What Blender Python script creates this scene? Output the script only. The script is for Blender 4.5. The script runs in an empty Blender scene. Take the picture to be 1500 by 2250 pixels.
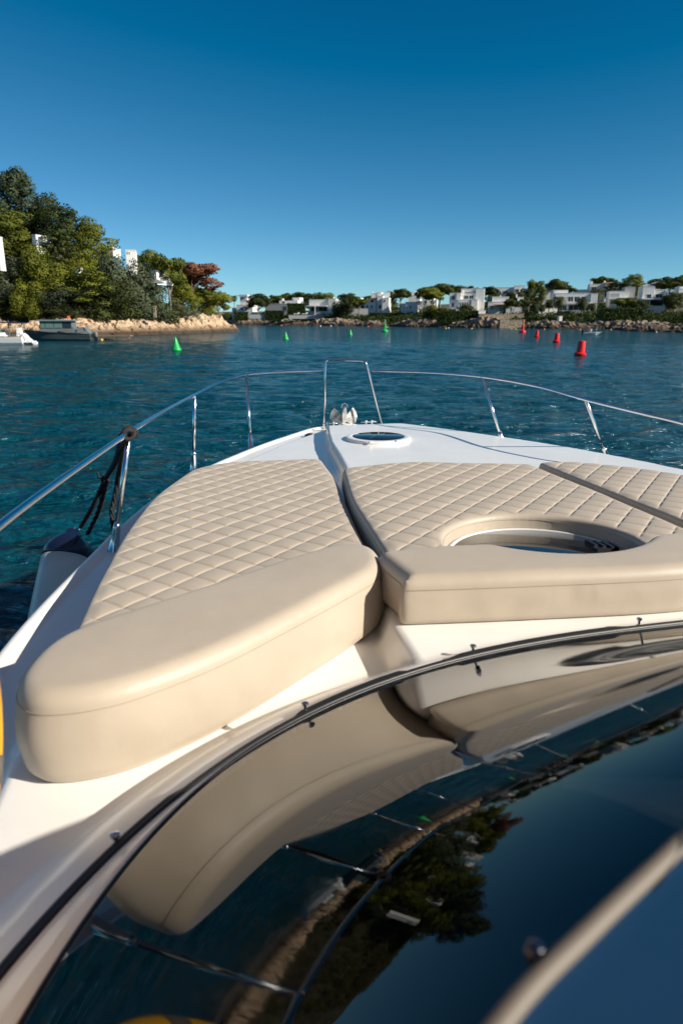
import bpy, math, random
import numpy as np
from mathutils import Vector, Matrix, noise
from mathutils.geometry import delaunay_2d_cdt
R = math.radians
random.seed(4); RNG = np.random.default_rng(4)
scene = bpy.context.scene
COL = scene.collection

# ------------------------------------------------------------------ camera, sky, sun, exposure
EYE = 3.1                      # eye height above the water
PITCH = R(15.82)
cd = bpy.data.cameras.new('camera'); cam = bpy.data.objects.new('camera', cd); COL.objects.link(cam)
cam.location = (0, 0, EYE); cam.rotation_euler = (R(90) - PITCH, 0, 0)
cd.sensor_fit = 'VERTICAL'; cd.sensor_height = 36; cd.lens = 24
cd.clip_start = 0.02; cd.clip_end = 6000
cd.dof.use_dof = True; cd.dof.focus_distance = 4.6; cd.dof.aperture_fstop = 3.5
scene.camera = cam
SUN_AZ, SUN_EL = 112.0, 28.5
w = bpy.data.worlds.new('World'); scene.world = w; w.use_nodes = True
nt = w.node_tree; nt.nodes.clear()
sky = nt.nodes.new('ShaderNodeTexSky'); sky.sky_type = 'NISHITA'; sky.sun_disc = False
sky.sun_elevation = R(SUN_EL); sky.sun_rotation = R(SUN_AZ); sky.altitude = 0
sky.air_density = 0.6; sky.dust_density = 0.1; sky.ozone_density = 8.0
# camera response to the sky: richer blue, little red
ma = nt.nodes.new('ShaderNodeVectorMath'); ma.operation = 'MULTIPLY_ADD'; ma.inputs[1].default_value = (1.75, 1.70, 1.30); ma.inputs[2].default_value = (-.9, -.6, -.5)
mx_ = nt.nodes.new('ShaderNodeVectorMath'); mx_.operation = 'MAXIMUM'; mx_.inputs[1].default_value = (.01, .3, .8)
bg = nt.nodes.new('ShaderNodeBackground'); bg.inputs['Strength'].default_value = 0.058
wo = nt.nodes.new('ShaderNodeOutputWorld')
nt.links.new(sky.outputs[0], ma.inputs[0]); nt.links.new(ma.outputs[0], mx_.inputs[0]); _g = nt.nodes.new('ShaderNodeTexCoord'); _s = nt.nodes.new('ShaderNodeSeparateXYZ'); _m = nt.nodes.new('ShaderNodeMapRange'); _m.inputs['From Min'].default_value = .40; _m.inputs['From Max'].default_value = .75
_a = nt.nodes.new('ShaderNodeVectorMath'); _a.operation = 'SCALE'; _a.inputs[0].default_value = (1.15, .75, .25); _p = nt.nodes.new('ShaderNodeVectorMath'); _p.operation = 'ADD'
nt.links.new(_g.outputs['Generated'], _s.inputs[0]); nt.links.new(_s.outputs['Z'], _m.inputs['Value']); nt.links.new(_m.outputs[0], _a.inputs['Scale'])
nt.links.new(mx_.outputs[0], _p.inputs[0]); nt.links.new(_a.outputs[0], _p.inputs[1]); nt.links.new(_p.outputs[0], bg.inputs['Color']); nt.links.new(bg.outputs[0], wo.inputs['Surface'])
sd = bpy.data.lights.new('sun', 'SUN'); sun = bpy.data.objects.new('sun', sd); COL.objects.link(sun)
sd.energy = 4.8; sd.angle = R(0.53); sd.color = (1.0, 0.92, 0.79)
SD = Vector((math.sin(R(SUN_AZ)) * math.cos(R(SUN_EL)), math.cos(R(SUN_AZ)) * math.cos(R(SUN_EL)), math.sin(R(SUN_EL))))
sun.rotation_euler = (-SD).to_track_quat('-Z', 'Y').to_euler()
scene.view_settings.view_transform = 'Standard'; scene.view_settings.look = 'None'
scene.view_settings.exposure = 0.60; scene.view_settings.gamma = 1.0

# ------------------------------------------------------------------ measuring helpers (photo units 1500 x 2250)
cP, sP = math.cos(PITCH), math.sin(PITCH)
def ray(px, py):
    x = (px - 750) / 1500; v = -(py - 1125) / 1500
    return Vector((x, cP + v * sP, -sP + v * cP))
def at_depth(px, py, Y):
    d = ray(px, py); return d * (Y / d.y) + Vector((0, 0, EYE))
def at_height(px, py, z):
    d = ray(px, py); return d * ((z - EYE) / d.z) + Vector((0, 0, EYE))
def mpp(px, py, Y):            # metres in one photo pixel at depth Y
    return Y / ray(px, py).y / 1500

# ------------------------------------------------------------------ object helpers
def link(o, parent=None):
    COL.objects.link(o)
    if parent is not None: o.parent = parent
    return o
def tag(o, label=None, cat=None, group=None, kind=None):
    if label: o['label'] = label
    if cat: o['category'] = cat
    if group: o['group'] = group
    if kind: o['kind'] = kind
    return o
def empty(name, loc=(0, 0, 0), rz=0.0):
    o = bpy.data.objects.new(name, None); o.location = loc; o.rotation_euler = (0, 0, rz); o.empty_display_size = .3
    return link(o)
def mesh_obj(name, V, F, mat, parent=None, smooth=False, mats=None, fm=None):
    me = bpy.data.meshes.new(name); me.from_pydata([tuple(v) for v in V], [], F)
    if mats:
        for m in mats: me.materials.append(m)
        if fm is not None: me.polygons.foreach_set('material_index', fm)
    else: me.materials.append(mat)
    if smooth: me.polygons.foreach_set('use_smooth', [True] * len(me.polygons))
    me.update()
    return link(bpy.data.objects.new(name, me), parent)
class MB:
    def __init__(s): s.V = []; s.F = []
    def add(s, V, F):
        n = len(s.V); s.V += [tuple(v) for v in V]; s.F += [tuple(i + n for i in f) for f in F]; return s
    def box(s, x0, x1, y0, y1, z0, z1, M=None):
        V = [(x0,y0,z0),(x1,y0,z0),(x1,y1,z0),(x0,y1,z0),(x0,y0,z1),(x1,y0,z1),(x1,y1,z1),(x0,y1,z1)]
        if M is not None: V = [M @ Vector(v) for v in V]
        return s.add(V, [(0,3,2,1),(4,5,6,7),(0,1,5,4),(1,2,6,5),(2,3,7,6),(3,0,4,7)])
    def tube(s, pts, r, n=12, caps=True):
        pts = [Vector(p) for p in pts]; m = len(pts)
        rr = r if isinstance(r, (list, tuple)) else [r] * m
        V = []; prev = None
        for i, p in enumerate(pts):
            t = (pts[min(i+1, m-1)] - pts[max(i-1, 0)]).normalized()
            if prev is None:
                a = Vector((0,0,1)) if abs(t.z) < .9 else Vector((1,0,0)); u = t.cross(a).normalized()
            else: u = (prev - t * prev.dot(t)).normalized()
            prev = u; v = t.cross(u)
            for k in range(n):
                an = 2 * math.pi * k / n; V.append(p + (u * math.cos(an) + v * math.sin(an)) * rr[i])
        F = [(i*n+k, i*n+(k+1) % n, (i+1)*n+(k+1) % n, (i+1)*n+k) for i in range(m-1) for k in range(n)]
        if caps: F += [tuple(range(n-1, -1, -1)), tuple((m-1)*n+k for k in range(n))]
        return s.add(V, F)
    def lathe(s, prof, n=24, M=None):
        V = []
        for r, z in prof:
            for k in range(n):
                an = 2*math.pi*k/n; V.append(Vector((r*math.cos(an), r*math.sin(an), z)))
        if M is not None: V = [M @ v for v in V]
        m = len(prof)
        F = [(i*n+k, i*n+(k+1) % n, (i+1)*n+(k+1) % n, (i+1)*n+k) for i in range(m-1) for k in range(n)]
        F += [tuple(range(n-1, -1, -1)), tuple((m-1)*n+k for k in range(n))]
        return s.add(V, F)
    def blob(s, c, r, seed=0, amp=.25, n=10, m=7):
        V = []; c = Vector(c)
        for i in range(m + 1):
            th = math.pi * i / m
            for k in range(n):
                ph = 2*math.pi*k/n; d = Vector((math.sin(th)*math.cos(ph), math.sin(th)*math.sin(ph), math.cos(th)))
                q = 1 + amp * noise.noise(d * 1.7 + Vector((seed*3.1, seed, 0)))
                V.append(c + Vector((d.x*r[0], d.y*r[1], d.z*r[2])) * q)
        return s.add(V, [(i*n+k, (i+1)*n+k, (i+1)*n+(k+1) % n, i*n+(k+1) % n) for i in range(m) for k in range(n)])
    def build(s, name, mat, parent=None, smooth=False, sharp=None):
        o = mesh_obj(name, s.V, s.F, mat, parent, smooth)
        if smooth and sharp: o.data.set_sharp_from_angle(angle=R(sharp))
        return o
def catmull(P, n=8, closed=False):
    P = [np.array(p, float) for p in P]; out = []; m = len(P)
    for i in range(m if closed else m - 1):
        if closed: a, b, c, d = P[i-1], P[i], P[(i+1) % m], P[(i+2) % m]
        else: a, b, c, d = P[max(i-1, 0)], P[i], P[i+1], P[min(i+2, m-1)]
        for k in range(n):
            t = k / n
            out.append(.5 * (2*b + (c-a)*t + (2*a-5*b+4*c-d)*t*t + (3*b-a-3*c+d)*t**3))
    if not closed: out.append(P[-1])
    return out
def copy_tree(o, parent=None):
    c = o.copy(); COL.objects.link(c)
    if parent is not None: c.parent = parent
    for ch in KIDS.get(o.name, []): copy_tree(ch, c)
    return c
KIDS = {}
def kids_of(root, ch): KIDS[root.name] = ch

# ------------------------------------------------------------------ materials
def mat(name, col, rough=.5, metal=0., **kw):
    m = bpy.data.materials.new(name); m.use_nodes = True; t = m.node_tree; b = t.nodes['Principled BSDF']
    b.inputs['Base Color'].default_value = (*col, 1); b.inputs['Roughness'].default_value = rough; b.inputs['Metallic'].default_value = metal
    for k, v in kw.items(): b.inputs[k.replace('_', ' ')].default_value = v
    return m
def N(m, typ, **kw):
    n = m.node_tree.nodes.new(typ)
    for k, v in kw.items():
        if k in n.inputs: n.inputs[k].default_value = v
        else: setattr(n, k, v)
    return n
def L(m, a, b): m.node_tree.links.new(a, b)
def vary(m, stops, scale, detail=4, rough=.6, coord='Object', vec_scale=None, dist=0.):
    b = m.node_tree.nodes['Principled BSDF']
    tc = N(m, 'ShaderNodeTexCoord'); nz = N(m, 'ShaderNodeTexNoise', Scale=scale, Detail=detail, Roughness=rough, Distortion=dist)
    cr = N(m, 'ShaderNodeValToRGB'); e = cr.color_ramp.elements
    while len(e) < len(stops): e.new(.5)
    for i, (p, c) in enumerate(stops): e[i].position = p; e[i].color = (*c, 1)
    src = tc.outputs[coord]
    if vec_scale:
        mp = N(m, 'ShaderNodeMapping'); mp.inputs['Scale'].default_value = vec_scale; L(m, src, mp.inputs[0]); src = mp.outputs[0]
    L(m, src, nz.inputs['Vector']); L(m, nz.outputs['Fac'], cr.inputs[0]); L(m, cr.outputs[0], b.inputs['Base Color'])
    return nz, cr
def bump(m, scale, strength, distance=.01, detail=3, coord='Object', vec_scale=None):
    b = m.node_tree.nodes['Principled BSDF']
    tc = N(m, 'ShaderNodeTexCoord'); nz = N(m, 'ShaderNodeTexNoise', Scale=scale, Detail=detail)
    bp = N(m, 'ShaderNodeBump', Strength=strength, Distance=distance); src = tc.outputs[coord]
    if vec_scale:
        mp = N(m, 'ShaderNodeMapping'); mp.inputs['Scale'].default_value = vec_scale; L(m, src, mp.inputs[0]); src = mp.outputs[0]
    L(m, src, nz.inputs['Vector']); L(m, nz.outputs['Fac'], bp.inputs['Height']); L(m, bp.outputs[0], b.inputs['Normal'])
    return bp
M = {}
M['gel'] = mat('gelcoat', (.84, .83, .80), .26, Coat_Weight=.25, Coat_Roughness=.06); vary(M['gel'], [(.3, (.80, .79, .76)), (.6, (.86, .85, .82))], 2.5, 5); bump(M['gel'], 4, .12, .004)
M['vinyl'] = mat('vinyl', (.50, .405, .31), .5, Sheen_Weight=.08); vary(M['vinyl'], [(.3, (.425, .362, .285)), (.7, (.475, .405, .322))], 3, 5); bump(M['vinyl'], 260, .22, .0012, 4)
_b2 = bump(M['vinyl'], 9, .35, .006, 5)
_b1 = [n for n in M['vinyl'].node_tree.nodes if n.type == 'BUMP' and n != _b2][0]; L(M['vinyl'], _b1.outputs[0], _b2.inputs['Normal'])
M['steel'] = mat('stainless_steel', (.62, .64, .66), .13, 1.)
M['steel_dull'] = mat('galvanised_steel', (.42, .41, .40), .55, .7); vary(M['steel_dull'], [(.35, (.25, .24, .23)), (.65, (.55, .54, .52))], 14)
M['black'] = mat('black_rubber', (.012, .012, .013), .45)
M['dark'] = mat('dark_interior', (.012, .013, .014), .8)
M['navy'] = mat('navy_plastic', (.004, .010, .032), .25)
M['rope'] = mat('black_rope', (.012, .012, .014), .8); 
M['fend'] = mat('fender_vinyl', (.60, .60, .57), .35); vary(M['fend'], [(.42, (.60, .60, .57)), (.62, (.56, .55, .52)), (.70, (.16, .15, .14))], 5, 6, .7, vec_scale=(1, 1, 3))
M['yellow'] = mat('yellow_fabric', (.80, .40, .01), .55)
M['blue'] = mat('blue_coaming', (.0012, .026, .072), .34)
M['trim'] = mat('cream_trim', (.15, .125, .10), .6)
M['white'] = mat('white_plastic', (.75, .75, .74), .3)
# tinted windscreen glass: fresnel reflection over a nearly black see-through tint
g = bpy.data.materials.new('tinted_glass'); g.use_nodes = True; t = g.node_tree; t.nodes.clear()
o = t.nodes.new('ShaderNodeOutputMaterial'); mx = t.nodes.new('ShaderNodeMixShader'); fr = t.nodes.new('ShaderNodeFresnel'); fr.inputs['IOR'].default_value = 1.5
tr = t.nodes.new('ShaderNodeBsdfTransparent'); tr.inputs['Color'].default_value = (.28, .32, .34, 1); gl = t.nodes.new('ShaderNodeBsdfGlossy'); gl.inputs['Roughness'].default_value = .02
_tc = t.nodes.new('ShaderNodeTexCoord'); _nz = t.nodes.new('ShaderNodeTexNoise'); _nz.inputs['Scale'].default_value = 7; _nz.inputs['Detail'].default_value = 8; _mr = t.nodes.new('ShaderNodeMapRange')
_mr.inputs['From Min'].default_value = .45; _mr.inputs['From Max'].default_value = .75; _mr.inputs['To Min'].default_value = .012; _mr.inputs['To Max'].default_value = .06
t.links.new(_tc.outputs['Object'], _nz.inputs['Vector']); t.links.new(_nz.outputs[0], _mr.inputs['Value']); t.links.new(_mr.outputs[0], gl.inputs['Roughness'])
t.links.new(fr.outputs[0], mx.inputs[0]); t.links.new(tr.outputs[0], mx.inputs[1]); t.links.new(gl.outputs[0], mx.inputs[2]); t.links.new(mx.outputs[0], o.inputs[0])
M['glass'] = g
M['hglass'] = mat('hatch_glass', (.010, .013, .016), .05, IOR=1.42)
# water
wm = mat('sea_water', (.0015, .034, .046), .12, IOR=1.33); M['water'] = wm
b = wm.node_tree.nodes['Principled BSDF']; tc = N(wm, 'ShaderNodeTexCoord')
def wnoise(scale, vs, detail, dist=.0):
    mp = N(wm, 'ShaderNodeMapping'); mp.inputs['Scale'].default_value = vs; mp.inputs['Rotation'].default_value = (0, 0, R(-12))
    n = N(wm, 'ShaderNodeTexNoise', Scale=scale, Detail=detail, Roughness=.55, Distortion=dist); L(wm, tc.outputs['Object'], mp.inputs[0]); L(wm, mp.outputs[0], n.inputs['Vector']); return n
n1 = wnoise(1.7, (.42, 1, 1), 3, .5); n2 = wnoise(5.2, (.5, 1, 1), 4, .6); n3 = wnoise(.22, (.5, 1, 1), 2)
a1 = N(wm, 'ShaderNodeMath', operation='MULTIPLY_ADD'); a1.inputs[1].default_value = .42; L(wm, n2.outputs[0], a1.inputs[0]); L(wm, n1.outputs[0], a1.inputs[2])
a2 = N(wm, 'ShaderNodeMath', operation='MULTIPLY_ADD'); a2.inputs[1].default_value = 1.6; L(wm, n3.outputs[0], a2.inputs[0]); L(wm, a1.outputs[0], a2.inputs[2])
bp = N(wm, 'ShaderNodeBump', Strength=1.0, Distance=.72); L(wm, a2.outputs[0], bp.inputs['Height']); L(wm, bp.outputs[0], b.inputs['Normal'])
n4 = wnoise(.035, (.35, 1, 1), 4, .5); cr = N(wm, 'ShaderNodeValToRGB'); e = cr.color_ramp.elements
e[0].position = .35; e[0].color = (.0003, .047, .067, 1); e[1].position = .65; e[1].color = (.0004, .054, .080, 1)
L(wm, n4.outputs[0], cr.inputs[0]); L(wm, cr.outputs[0], b.inputs['Base Color'])
# land
rk = mat('limestone', (.5, .38, .26), .9); M['rock'] = rk
b = rk.node_tree.nodes['Principled BSDF']; nz, cr = vary(rk, [(.30, (.20, .115, .06)), (.45, (.46, .31, .19)), (.60, (.58, .44, .30)), (.8, (.62, .53, .42))], .55, 8, .7, vec_scale=(1, 1, 2.2))
geo = N(rk, 'ShaderNodeNewGeometry'); sx = N(rk, 'ShaderNodeSeparateXYZ'); L(rk, geo.outputs['Position'], sx.inputs[0])
nn = N(rk, 'ShaderNodeTexNoise', Scale=.5, Detail=5.); mr = N(rk, 'ShaderNodeMath', operation='MULTIPLY_ADD'); L(rk, nn.outputs[0], mr.inputs[0]); mr.inputs[1].default_value = -1.1; L(rk, sx.outputs['Z'], mr.inputs[2])
rr = N(rk, 'ShaderNodeMapRange'); rr.inputs['From Min'].default_value = .0; rr.inputs['From Max'].default_value = 1.5; L(rk, mr.outputs[0], rr.inputs['Value'])
mix = N(rk, 'ShaderNodeMix', data_type='RGBA'); L(rk, rr.outputs[0], mix.inputs['Factor']); mix.inputs[6].default_value = (.055, .034, .018, 1); L(rk, cr.outputs[0], mix.inputs[7]); L(rk, mix.outputs[2], b.inputs['Base Color'])
bump(rk, 2.2, .9, .35, 8)
rf = rk.copy(); rf.name = 'far_limestone'; M['rockfar'] = rf
for nd in rf.node_tree.nodes:
    if nd.type == 'VALTORGB':
        for el, c in zip(nd.color_ramp.elements, [(.07, .05, .035), (.19, .14, .10), (.30, .24, .18), (.44, .38, .32)]): el.color = (*c, 1)
M['soil'] = mat('hill_soil', (.1, .08, .04), 1.); vary(M['soil'], [(.4, (.030, .036, .012)), (.6, (.11, .085, .05))], .6, 6)
M['lawn'] = mat('lawn', (.06, .10, .02), 1.)
def leafmat(name, c0, c1, scale=.5, tr=.25):
    m = mat(name, c0, .7); b = m.node_tree.nodes['Principled BSDF']; b.inputs['Specular IOR Level'].default_value = .25
    oi = N(m, 'ShaderNodeObjectInfo'); tc = N(m, 'ShaderNodeTexCoord'); nz = N(m, 'ShaderNodeTexNoise', Scale=scale, Detail=4.)
    ad = N(m, 'ShaderNodeMath', operation='MULTIPLY_ADD'); ad.inputs[1].default_value = .35; L(m, oi.outputs['Random'], ad.inputs[0]); L(m, nz.outputs[0], ad.inputs[2])
    cr = N(m, 'ShaderNodeValToRGB'); e = cr.color_ramp.elements; e[0].position = .45; e[0].color = (*c0, 1); e[1].position = .85; e[1].color = (*c1, 1)
    L(m, tc.outputs['Object'], nz.inputs['Vector']); L(m, ad.outputs[0], cr.inputs[0]); L(m, cr.outputs[0], b.inputs['Base Color'])
    tl = N(m, 'ShaderNodeBsdfTranslucent'); L(m, cr.outputs[0], tl.inputs[0]); ms = N(m, 'ShaderNodeMixShader'); ms.inputs[0].default_value = tr
    out = [n for n in m.node_tree.nodes if n.type == 'OUTPUT_MATERIAL'][0]; L(m, b.outputs[0], ms.inputs[1]); L(m, tl.outputs[0], ms.inputs[2]); L(m, ms.outputs[0], out.inputs[0])
    return m
M['pine'] = leafmat('pine_needles', (.075, .095, .012), (.17, .185, .018))
M['pinedark'] = leafmat('dark_pine_needles', (.030, .046, .012), (.075, .092, .018))
M['euca'] = leafmat('grey_green_leaves', (.028, .05, .026), (.065, .09, .045))
M['olive'] = leafmat('olive_leaves', (.06, .08, .045), (.12, .14, .075))
M['redpine'] = leafmat('dead_pine_needles', (.12, .045, .025), (.21, .09, .05))
M['palm'] = leafmat('palm_fronds', (.04, .06, .02), (.10, .11, .04))
M['hedge'] = leafmat('hedge_leaves', (.025, .042, .010), (.05, .075, .015), .3)
M['scrub'] = leafmat('scrub_leaves', (.035, .05, .016), (.13, .125, .045), .16)
M['twig'] = leafmat('bare_twigs', (.14, .12, .09), (.22, .19, .15))
M['bark'] = mat('bark', (.16, .12, .09), .95); vary(M['bark'], [(.35, (.10, .075, .055)), (.65, (.27, .22, .17))], 5, vec_scale=(1, 1, .3))
M['wall'] = mat('white_render', (.74, .73, .70), .85); vary(M['wall'], [(.3, (.68, .67, .64)), (.6, (.77, .76, .73))], .4, 5)
M['wallgrey'] = mat('grey_render', (.33, .34, .35), .85)
M['tile'] = mat('terracotta_tiles', (.38, .20, .11), .85)
M['pane'] = mat('window_glass', (.02, .028, .03), .08, IOR=1.5)
M['stone'] = mat('stone_wall', (.28, .23, .17), .95); vary(M['stone'], [(.35, (.12, .09, .06)), (.65, (.42, .34, .25))], 1.6, 5); bump(M['stone'], 2.5, .8, .2)
M['red'] = mat('red_buoy_paint', (.62, .006, .008), .38); M['green'] = mat('green_buoy_paint', (.004, .36, .075), .38)
M['orange'] = mat('orange_plastic', (.75, .16, .04), .5); M['yellowf'] = mat('yellow_float', (.80, .55, .03), .5)
M['greyhull'] = mat('grey_green_hull', (.045, .07, .075), .35); M['greycab'] = mat('grey_cabin', (.12, .15, .16), .4)
M['greycover'] = mat('grey_cover', (.14, .155, .165), .6); M['greenpane'] = mat('greenish_glass', (.10, .17, .13), .1)
M['skin'] = mat('skin', (.50, .29, .21), .6); M['hair'] = mat('dark_hair', (.02, .014, .01), .8); M['bluecloth'] = mat('blue_cloth', (.02, .12, .28), .8); M['navycloth'] = mat('navy_awning', (.012, .016, .035), .8)
M['wood'] = mat('weathered_timber', (.20, .15, .10), .9)

# ------------------------------------------------------------------ sea
def sea_mesh():
    r_ = np.random.default_rng(21); rr_ = [1.0]
    while rr_[-1] < 150: rr_.append(rr_[-1] * 1.0062)
    while rr_[-1] < 4500: rr_.append(rr_[-1] * 1.03)
    rr_ = np.array(rr_); az = np.r_[np.linspace(-180, -42, 60)[:-1], np.linspace(-42, 42, 420), np.linspace(42, 180, 60)[1:-1]]; a = np.radians(az)
    RR, AA = np.meshgrid(rr_, a, indexing='ij'); X = RR * np.sin(AA); Y = RR * np.cos(AA); Z = np.zeros_like(X)
    for k in range(90):
        lam = .30 * (12 ** r_.uniform(0, 1)); th = math.radians(-12) + r_.normal() * .42; kk = 2 * math.pi / lam
        am = .0045 * lam ** .85 * r_.uniform(.4, 1.2); ph = r_.uniform(0, 6.28)
        fade = np.clip((lam / (RR * .0062) - 2.5) / 3, 0, 1) * np.clip((140 - RR) / 60, 0, 1)
        q = kk * (X * math.sin(th) + Y * math.cos(th)) + ph
        Z += am * fade * (np.sin(q) + .25 * np.cos(2 * q))
    n_, m_ = X.shape; V = np.stack([X, Y, Z], -1).reshape(-1, 3); id_ = np.arange(n_ * m_).reshape(n_, m_); nx_ = np.roll(id_, -1, 1)
    F = np.stack([id_[:-1], id_[1:], nx_[1:], nx_[:-1]], -1).reshape(-1, 4)
    me = bpy.data.meshes.new('sea'); me.vertices.add(len(V)); me.vertices.foreach_set('co', V.ravel()); me.loops.add(F.size); me.loops.foreach_set('vertex_index', F[:, ::-1].ravel())
    me.polygons.add(len(F)); me.polygons.foreach_set('loop_start', np.arange(0, F.size, 4)); me.polygons.foreach_set('use_smooth', [True] * len(F)); me.update(calc_edges=True); me.validate(); me.materials.append(M['water'])
    o = link(bpy.data.objects.new('sea', me)); o['kind'] = 'structure'
    if o.data.polygons[5000].normal.z < 0: o.data.flip_normals()
sea_mesh()

# ------------------------------------------------------------------ the yacht: frame with +Y to the bow, X = 0 on the centreline
YAW = R(12.7); CX = 1.64; E = EYE
yacht = empty('motor_yacht', (CX * math.cos(YAW), CX * math.sin(YAW), 0), YAW)
tag(yacht, 'white motor yacht with stainless bow rails, foredeck seen from its flybridge', 'yacht')
def sm(x, a, b):
    t = np.clip((x - a) / (b - a), 0, 1); return t * t * (3 - 2 * t)
_wy = [-3, 0, 1.5, 2.5, 3.45, 4.0, 4.66, 5.3, 5.97, 6.45, 6.8, 7.05, 7.22, 7.32, 7.36]
_ww = [2.42, 2.44, 2.42, 2.35, 2.17, 2.05, 1.86, 1.60, 1.23, .93, .68, .50, .36, .20, 0.0]
_f = np.array(catmull(list(zip(_wy, _ww)), 10)); 
def halfw(y): return np.interp(y, _f[:, 0], _f[:, 1])
GA, GB, GYC, GN = 2.2737, 2.6086, -.7886, 2.73
def rho(X, Y): return ((np.abs(X) / GA) ** GN + (np.maximum(Y - GYC, 0) / GB) ** GN + 1e-9) ** (1 / GN)
Z_G, Z_A, Z_B, Z_W = E - 1.15, E - 1.11, E - 1.02, E - 1.0
_xb = np.array([(-3, 1.1), (2.1, 1.0), (2.7, .86), (3.5, .76), (4.2, .64), (4.7, .56), (5.2, .50), (5.7, .45), (6.2, .37), (6.61, .29), (6.85, .22), (7.0, .1), (7.4, 0)])
def deck_z(X, Y):
    W = halfw(Y); e = W - np.abs(X)
    slope = np.clip((halfw(Y - .02) - halfw(Y + .02)) / .04, 0, 6); e = e / np.sqrt(1 + slope ** 2)
    z = Z_G + (Z_A - Z_G) * sm(e, .24, .285) + .018 * (sm(e, .0, .025) - sm(e, .05, .09))
    z = z - .03 * (1 - sm(e, 0, .03))
    xb = np.interp(Y, _xb[:, 0], _xb[:, 1])
    pl = np.maximum(sm(X, -xb - .035, -xb + .015), 0) * sm(e, .24, .30)
    bowf = sm(7.05 - Y, 0, .5)
    z = z + (Z_B - Z_A) * pl * (.25 + .75 * bowf)
    r = rho(X, Y)
    zr = Z_W + (Z_G - .01 - Z_W) * sm(r, 1.0, 1.125)
    return np.where(r < .985, E - 1.75, np.maximum(z, np.where(r < 1.16, zr, -9)))
ny, nu = 420, 260
ys = np.concatenate([np.linspace(-2.5, 6.3, 330), np.linspace(6.33, 7.36, 90)]); us = np.linspace(-1, 1, nu)
us = np.sign(us) * (1 - (1 - np.abs(us)) ** 1.15)
YY, UU = np.meshgrid(ys, us, indexing='ij'); WW = np.maximum(halfw(YY), .002); XX = UU * WW; ZZ = deck_z(XX, YY)
V = np.stack([XX, YY, ZZ], -1).reshape(-1, 3); idx = np.arange(ny * nu).reshape(ny, nu)
F = np.stack([idx[:-1, :-1], idx[:-1, 1:], idx[1:, 1:], idx[1:, :-1]], -1).reshape(-1, 4).tolist()
_rv = rho(V[:, 0], V[:, 1]); F = [f for f in F if min(_rv[list(f)]) > .986]
mesh_obj('deck', V, F, M['gel'], yacht, True)
# hull sides: flared from the gunwale to the waterline
hv = []; hy = np.linspace(-2.5, 7.36, 90); levels = [(0, 1.0, 0), (.04, 1.012, 0), (.12, 1.012, 0), (.5, .97, -.05), (1.2, .88, -.35), (2.25, .74, -1.0)]
for sgn in (-1, 1):
    for dz, k, dy in levels:
        for y in hy:
            wv = halfw(y); hv.append((sgn * max(wv * k - (.0 if dz < .2 else .0), 0.0), y + dy * (y + 2.5) / 9.9, Z_G - .012 - dz))
n = len(hy); m_ = len(levels); F = []
for s_ in range(2):
    for i in range(m_ - 1):
        for k in range(n - 1):
            a = s_ * n * m_ + i * n + k; q = (a, a + 1, a + n + 1, a + n); F.append(q if s_ == 0 else q[::-1])
mesh_obj('hull', hv, F, M['gel'], yacht, True)
# rubbing strake
for sgn in (-1, 1):
    MB().tube([(sgn * (halfw(y) * 1.012 + .01), y, Z_G - .13) for y in np.linspace(-2.5, 7.2, 70)], .022, 8).build('rubbing_strake', M['steel'], yacht, True)

# windscreen: one smooth crowned shell; the glass is its inner part, the pillar the strip beside it
def shell_z(X, Y):
    r = rho(X, Y); k = 1 - r; k = np.where(k > .345, .345 + .02 * np.tanh((k - .345) / .02), k); X = np.where(np.abs(X) > 0, -np.abs(X), X)
    return Z_W + .004 + .8575 * k + 1.4607 * k * k + 1.2917 * k * (X / GA) ** 2
TH = np.linspace(0, math.pi, 361)
def gcurve(th, r=1.0):
    c, s_ = math.cos(th), math.sin(th)
    return (r * GA * math.copysign(abs(c) ** (2 / GN), c), GYC + r * GB * abs(s_) ** (2 / GN))
def tb(th):                                  # where the glass starts (rho); the pillar widens aft
    d = min(th, math.pi - th); return 1.0 - .006 - .085 * float(sm(np.array(.98 - d), 0, .75))
th_p = [];
GV, GF, PV, PF = [], [], [], []
K = 60
ths = np.linspace(.02, math.pi - .02, 400)
_cb = np.array(catmull([(-2.15, -.9), (-1.92, -.35), (-1.72, .04), (-1.60, .19), (-1.481, .277), (-1.392, .324), (-1.277, .38), (-1.05, .495), (-.8, .60), (-.4, .69), (0, .72), (.6, .66), (1.2, .46), (1.7, .1), (2.0, -.5)], 8))
def r_end(th):                               # the glass stops under the flybridge coaming
    for q in np.linspace(.97, .5, 236):
        x, y = gcurve(th, q)
        if -2.15 < x < 2.0 and y < float(np.interp(x, _cb[:, 0], _cb[:, 1])) - .006: return q
    return .5
for th in ths:
    r0 = tb(th); r1 = min(r_end(th), r0 - .02)
    for k in range(K):
        r = r0 + (r1 - r0) * (k / (K - 1)); x, y = gcurve(th, r); GV.append((x, y, float(shell_z(np.array(x), np.array(y)))))
    for k in range(6):
        r = 1.0 + (r0 - .0 - 1.0) * k / 5; x, y = gcurve(th, r); PV.append((x, y, float(shell_z(np.array(x), np.array(y))) + (.004 if k < 5 else -.01)))
for i in range(len(ths) - 1):
    for k in range(K - 1): a = i * K + k; GF.append((a, a + 1, a + K + 1, a + K))
    for k in range(5): a = i * 6 + k; PF.append((a, a + 1, a + 7, a + 6))
mesh_obj('windscreen', GV, [f[::-1] for f in GF], M['glass'], yacht, True)
mesh_obj('window_pillar', PV, PF, M['gel'], yacht, True)
def shellpt(th, r, dz=0.): x, y = gcurve(th, r); return (x, y, float(shell_z(np.array(x), np.array(y))) + dz)
mb = MB(); mb.tube([shellpt(th, tb(th), .0) for th in np.linspace(.1, math.pi - .1, 200)], .0045, 8); mb.build('window_seal', M['black'], yacht, True)
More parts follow.
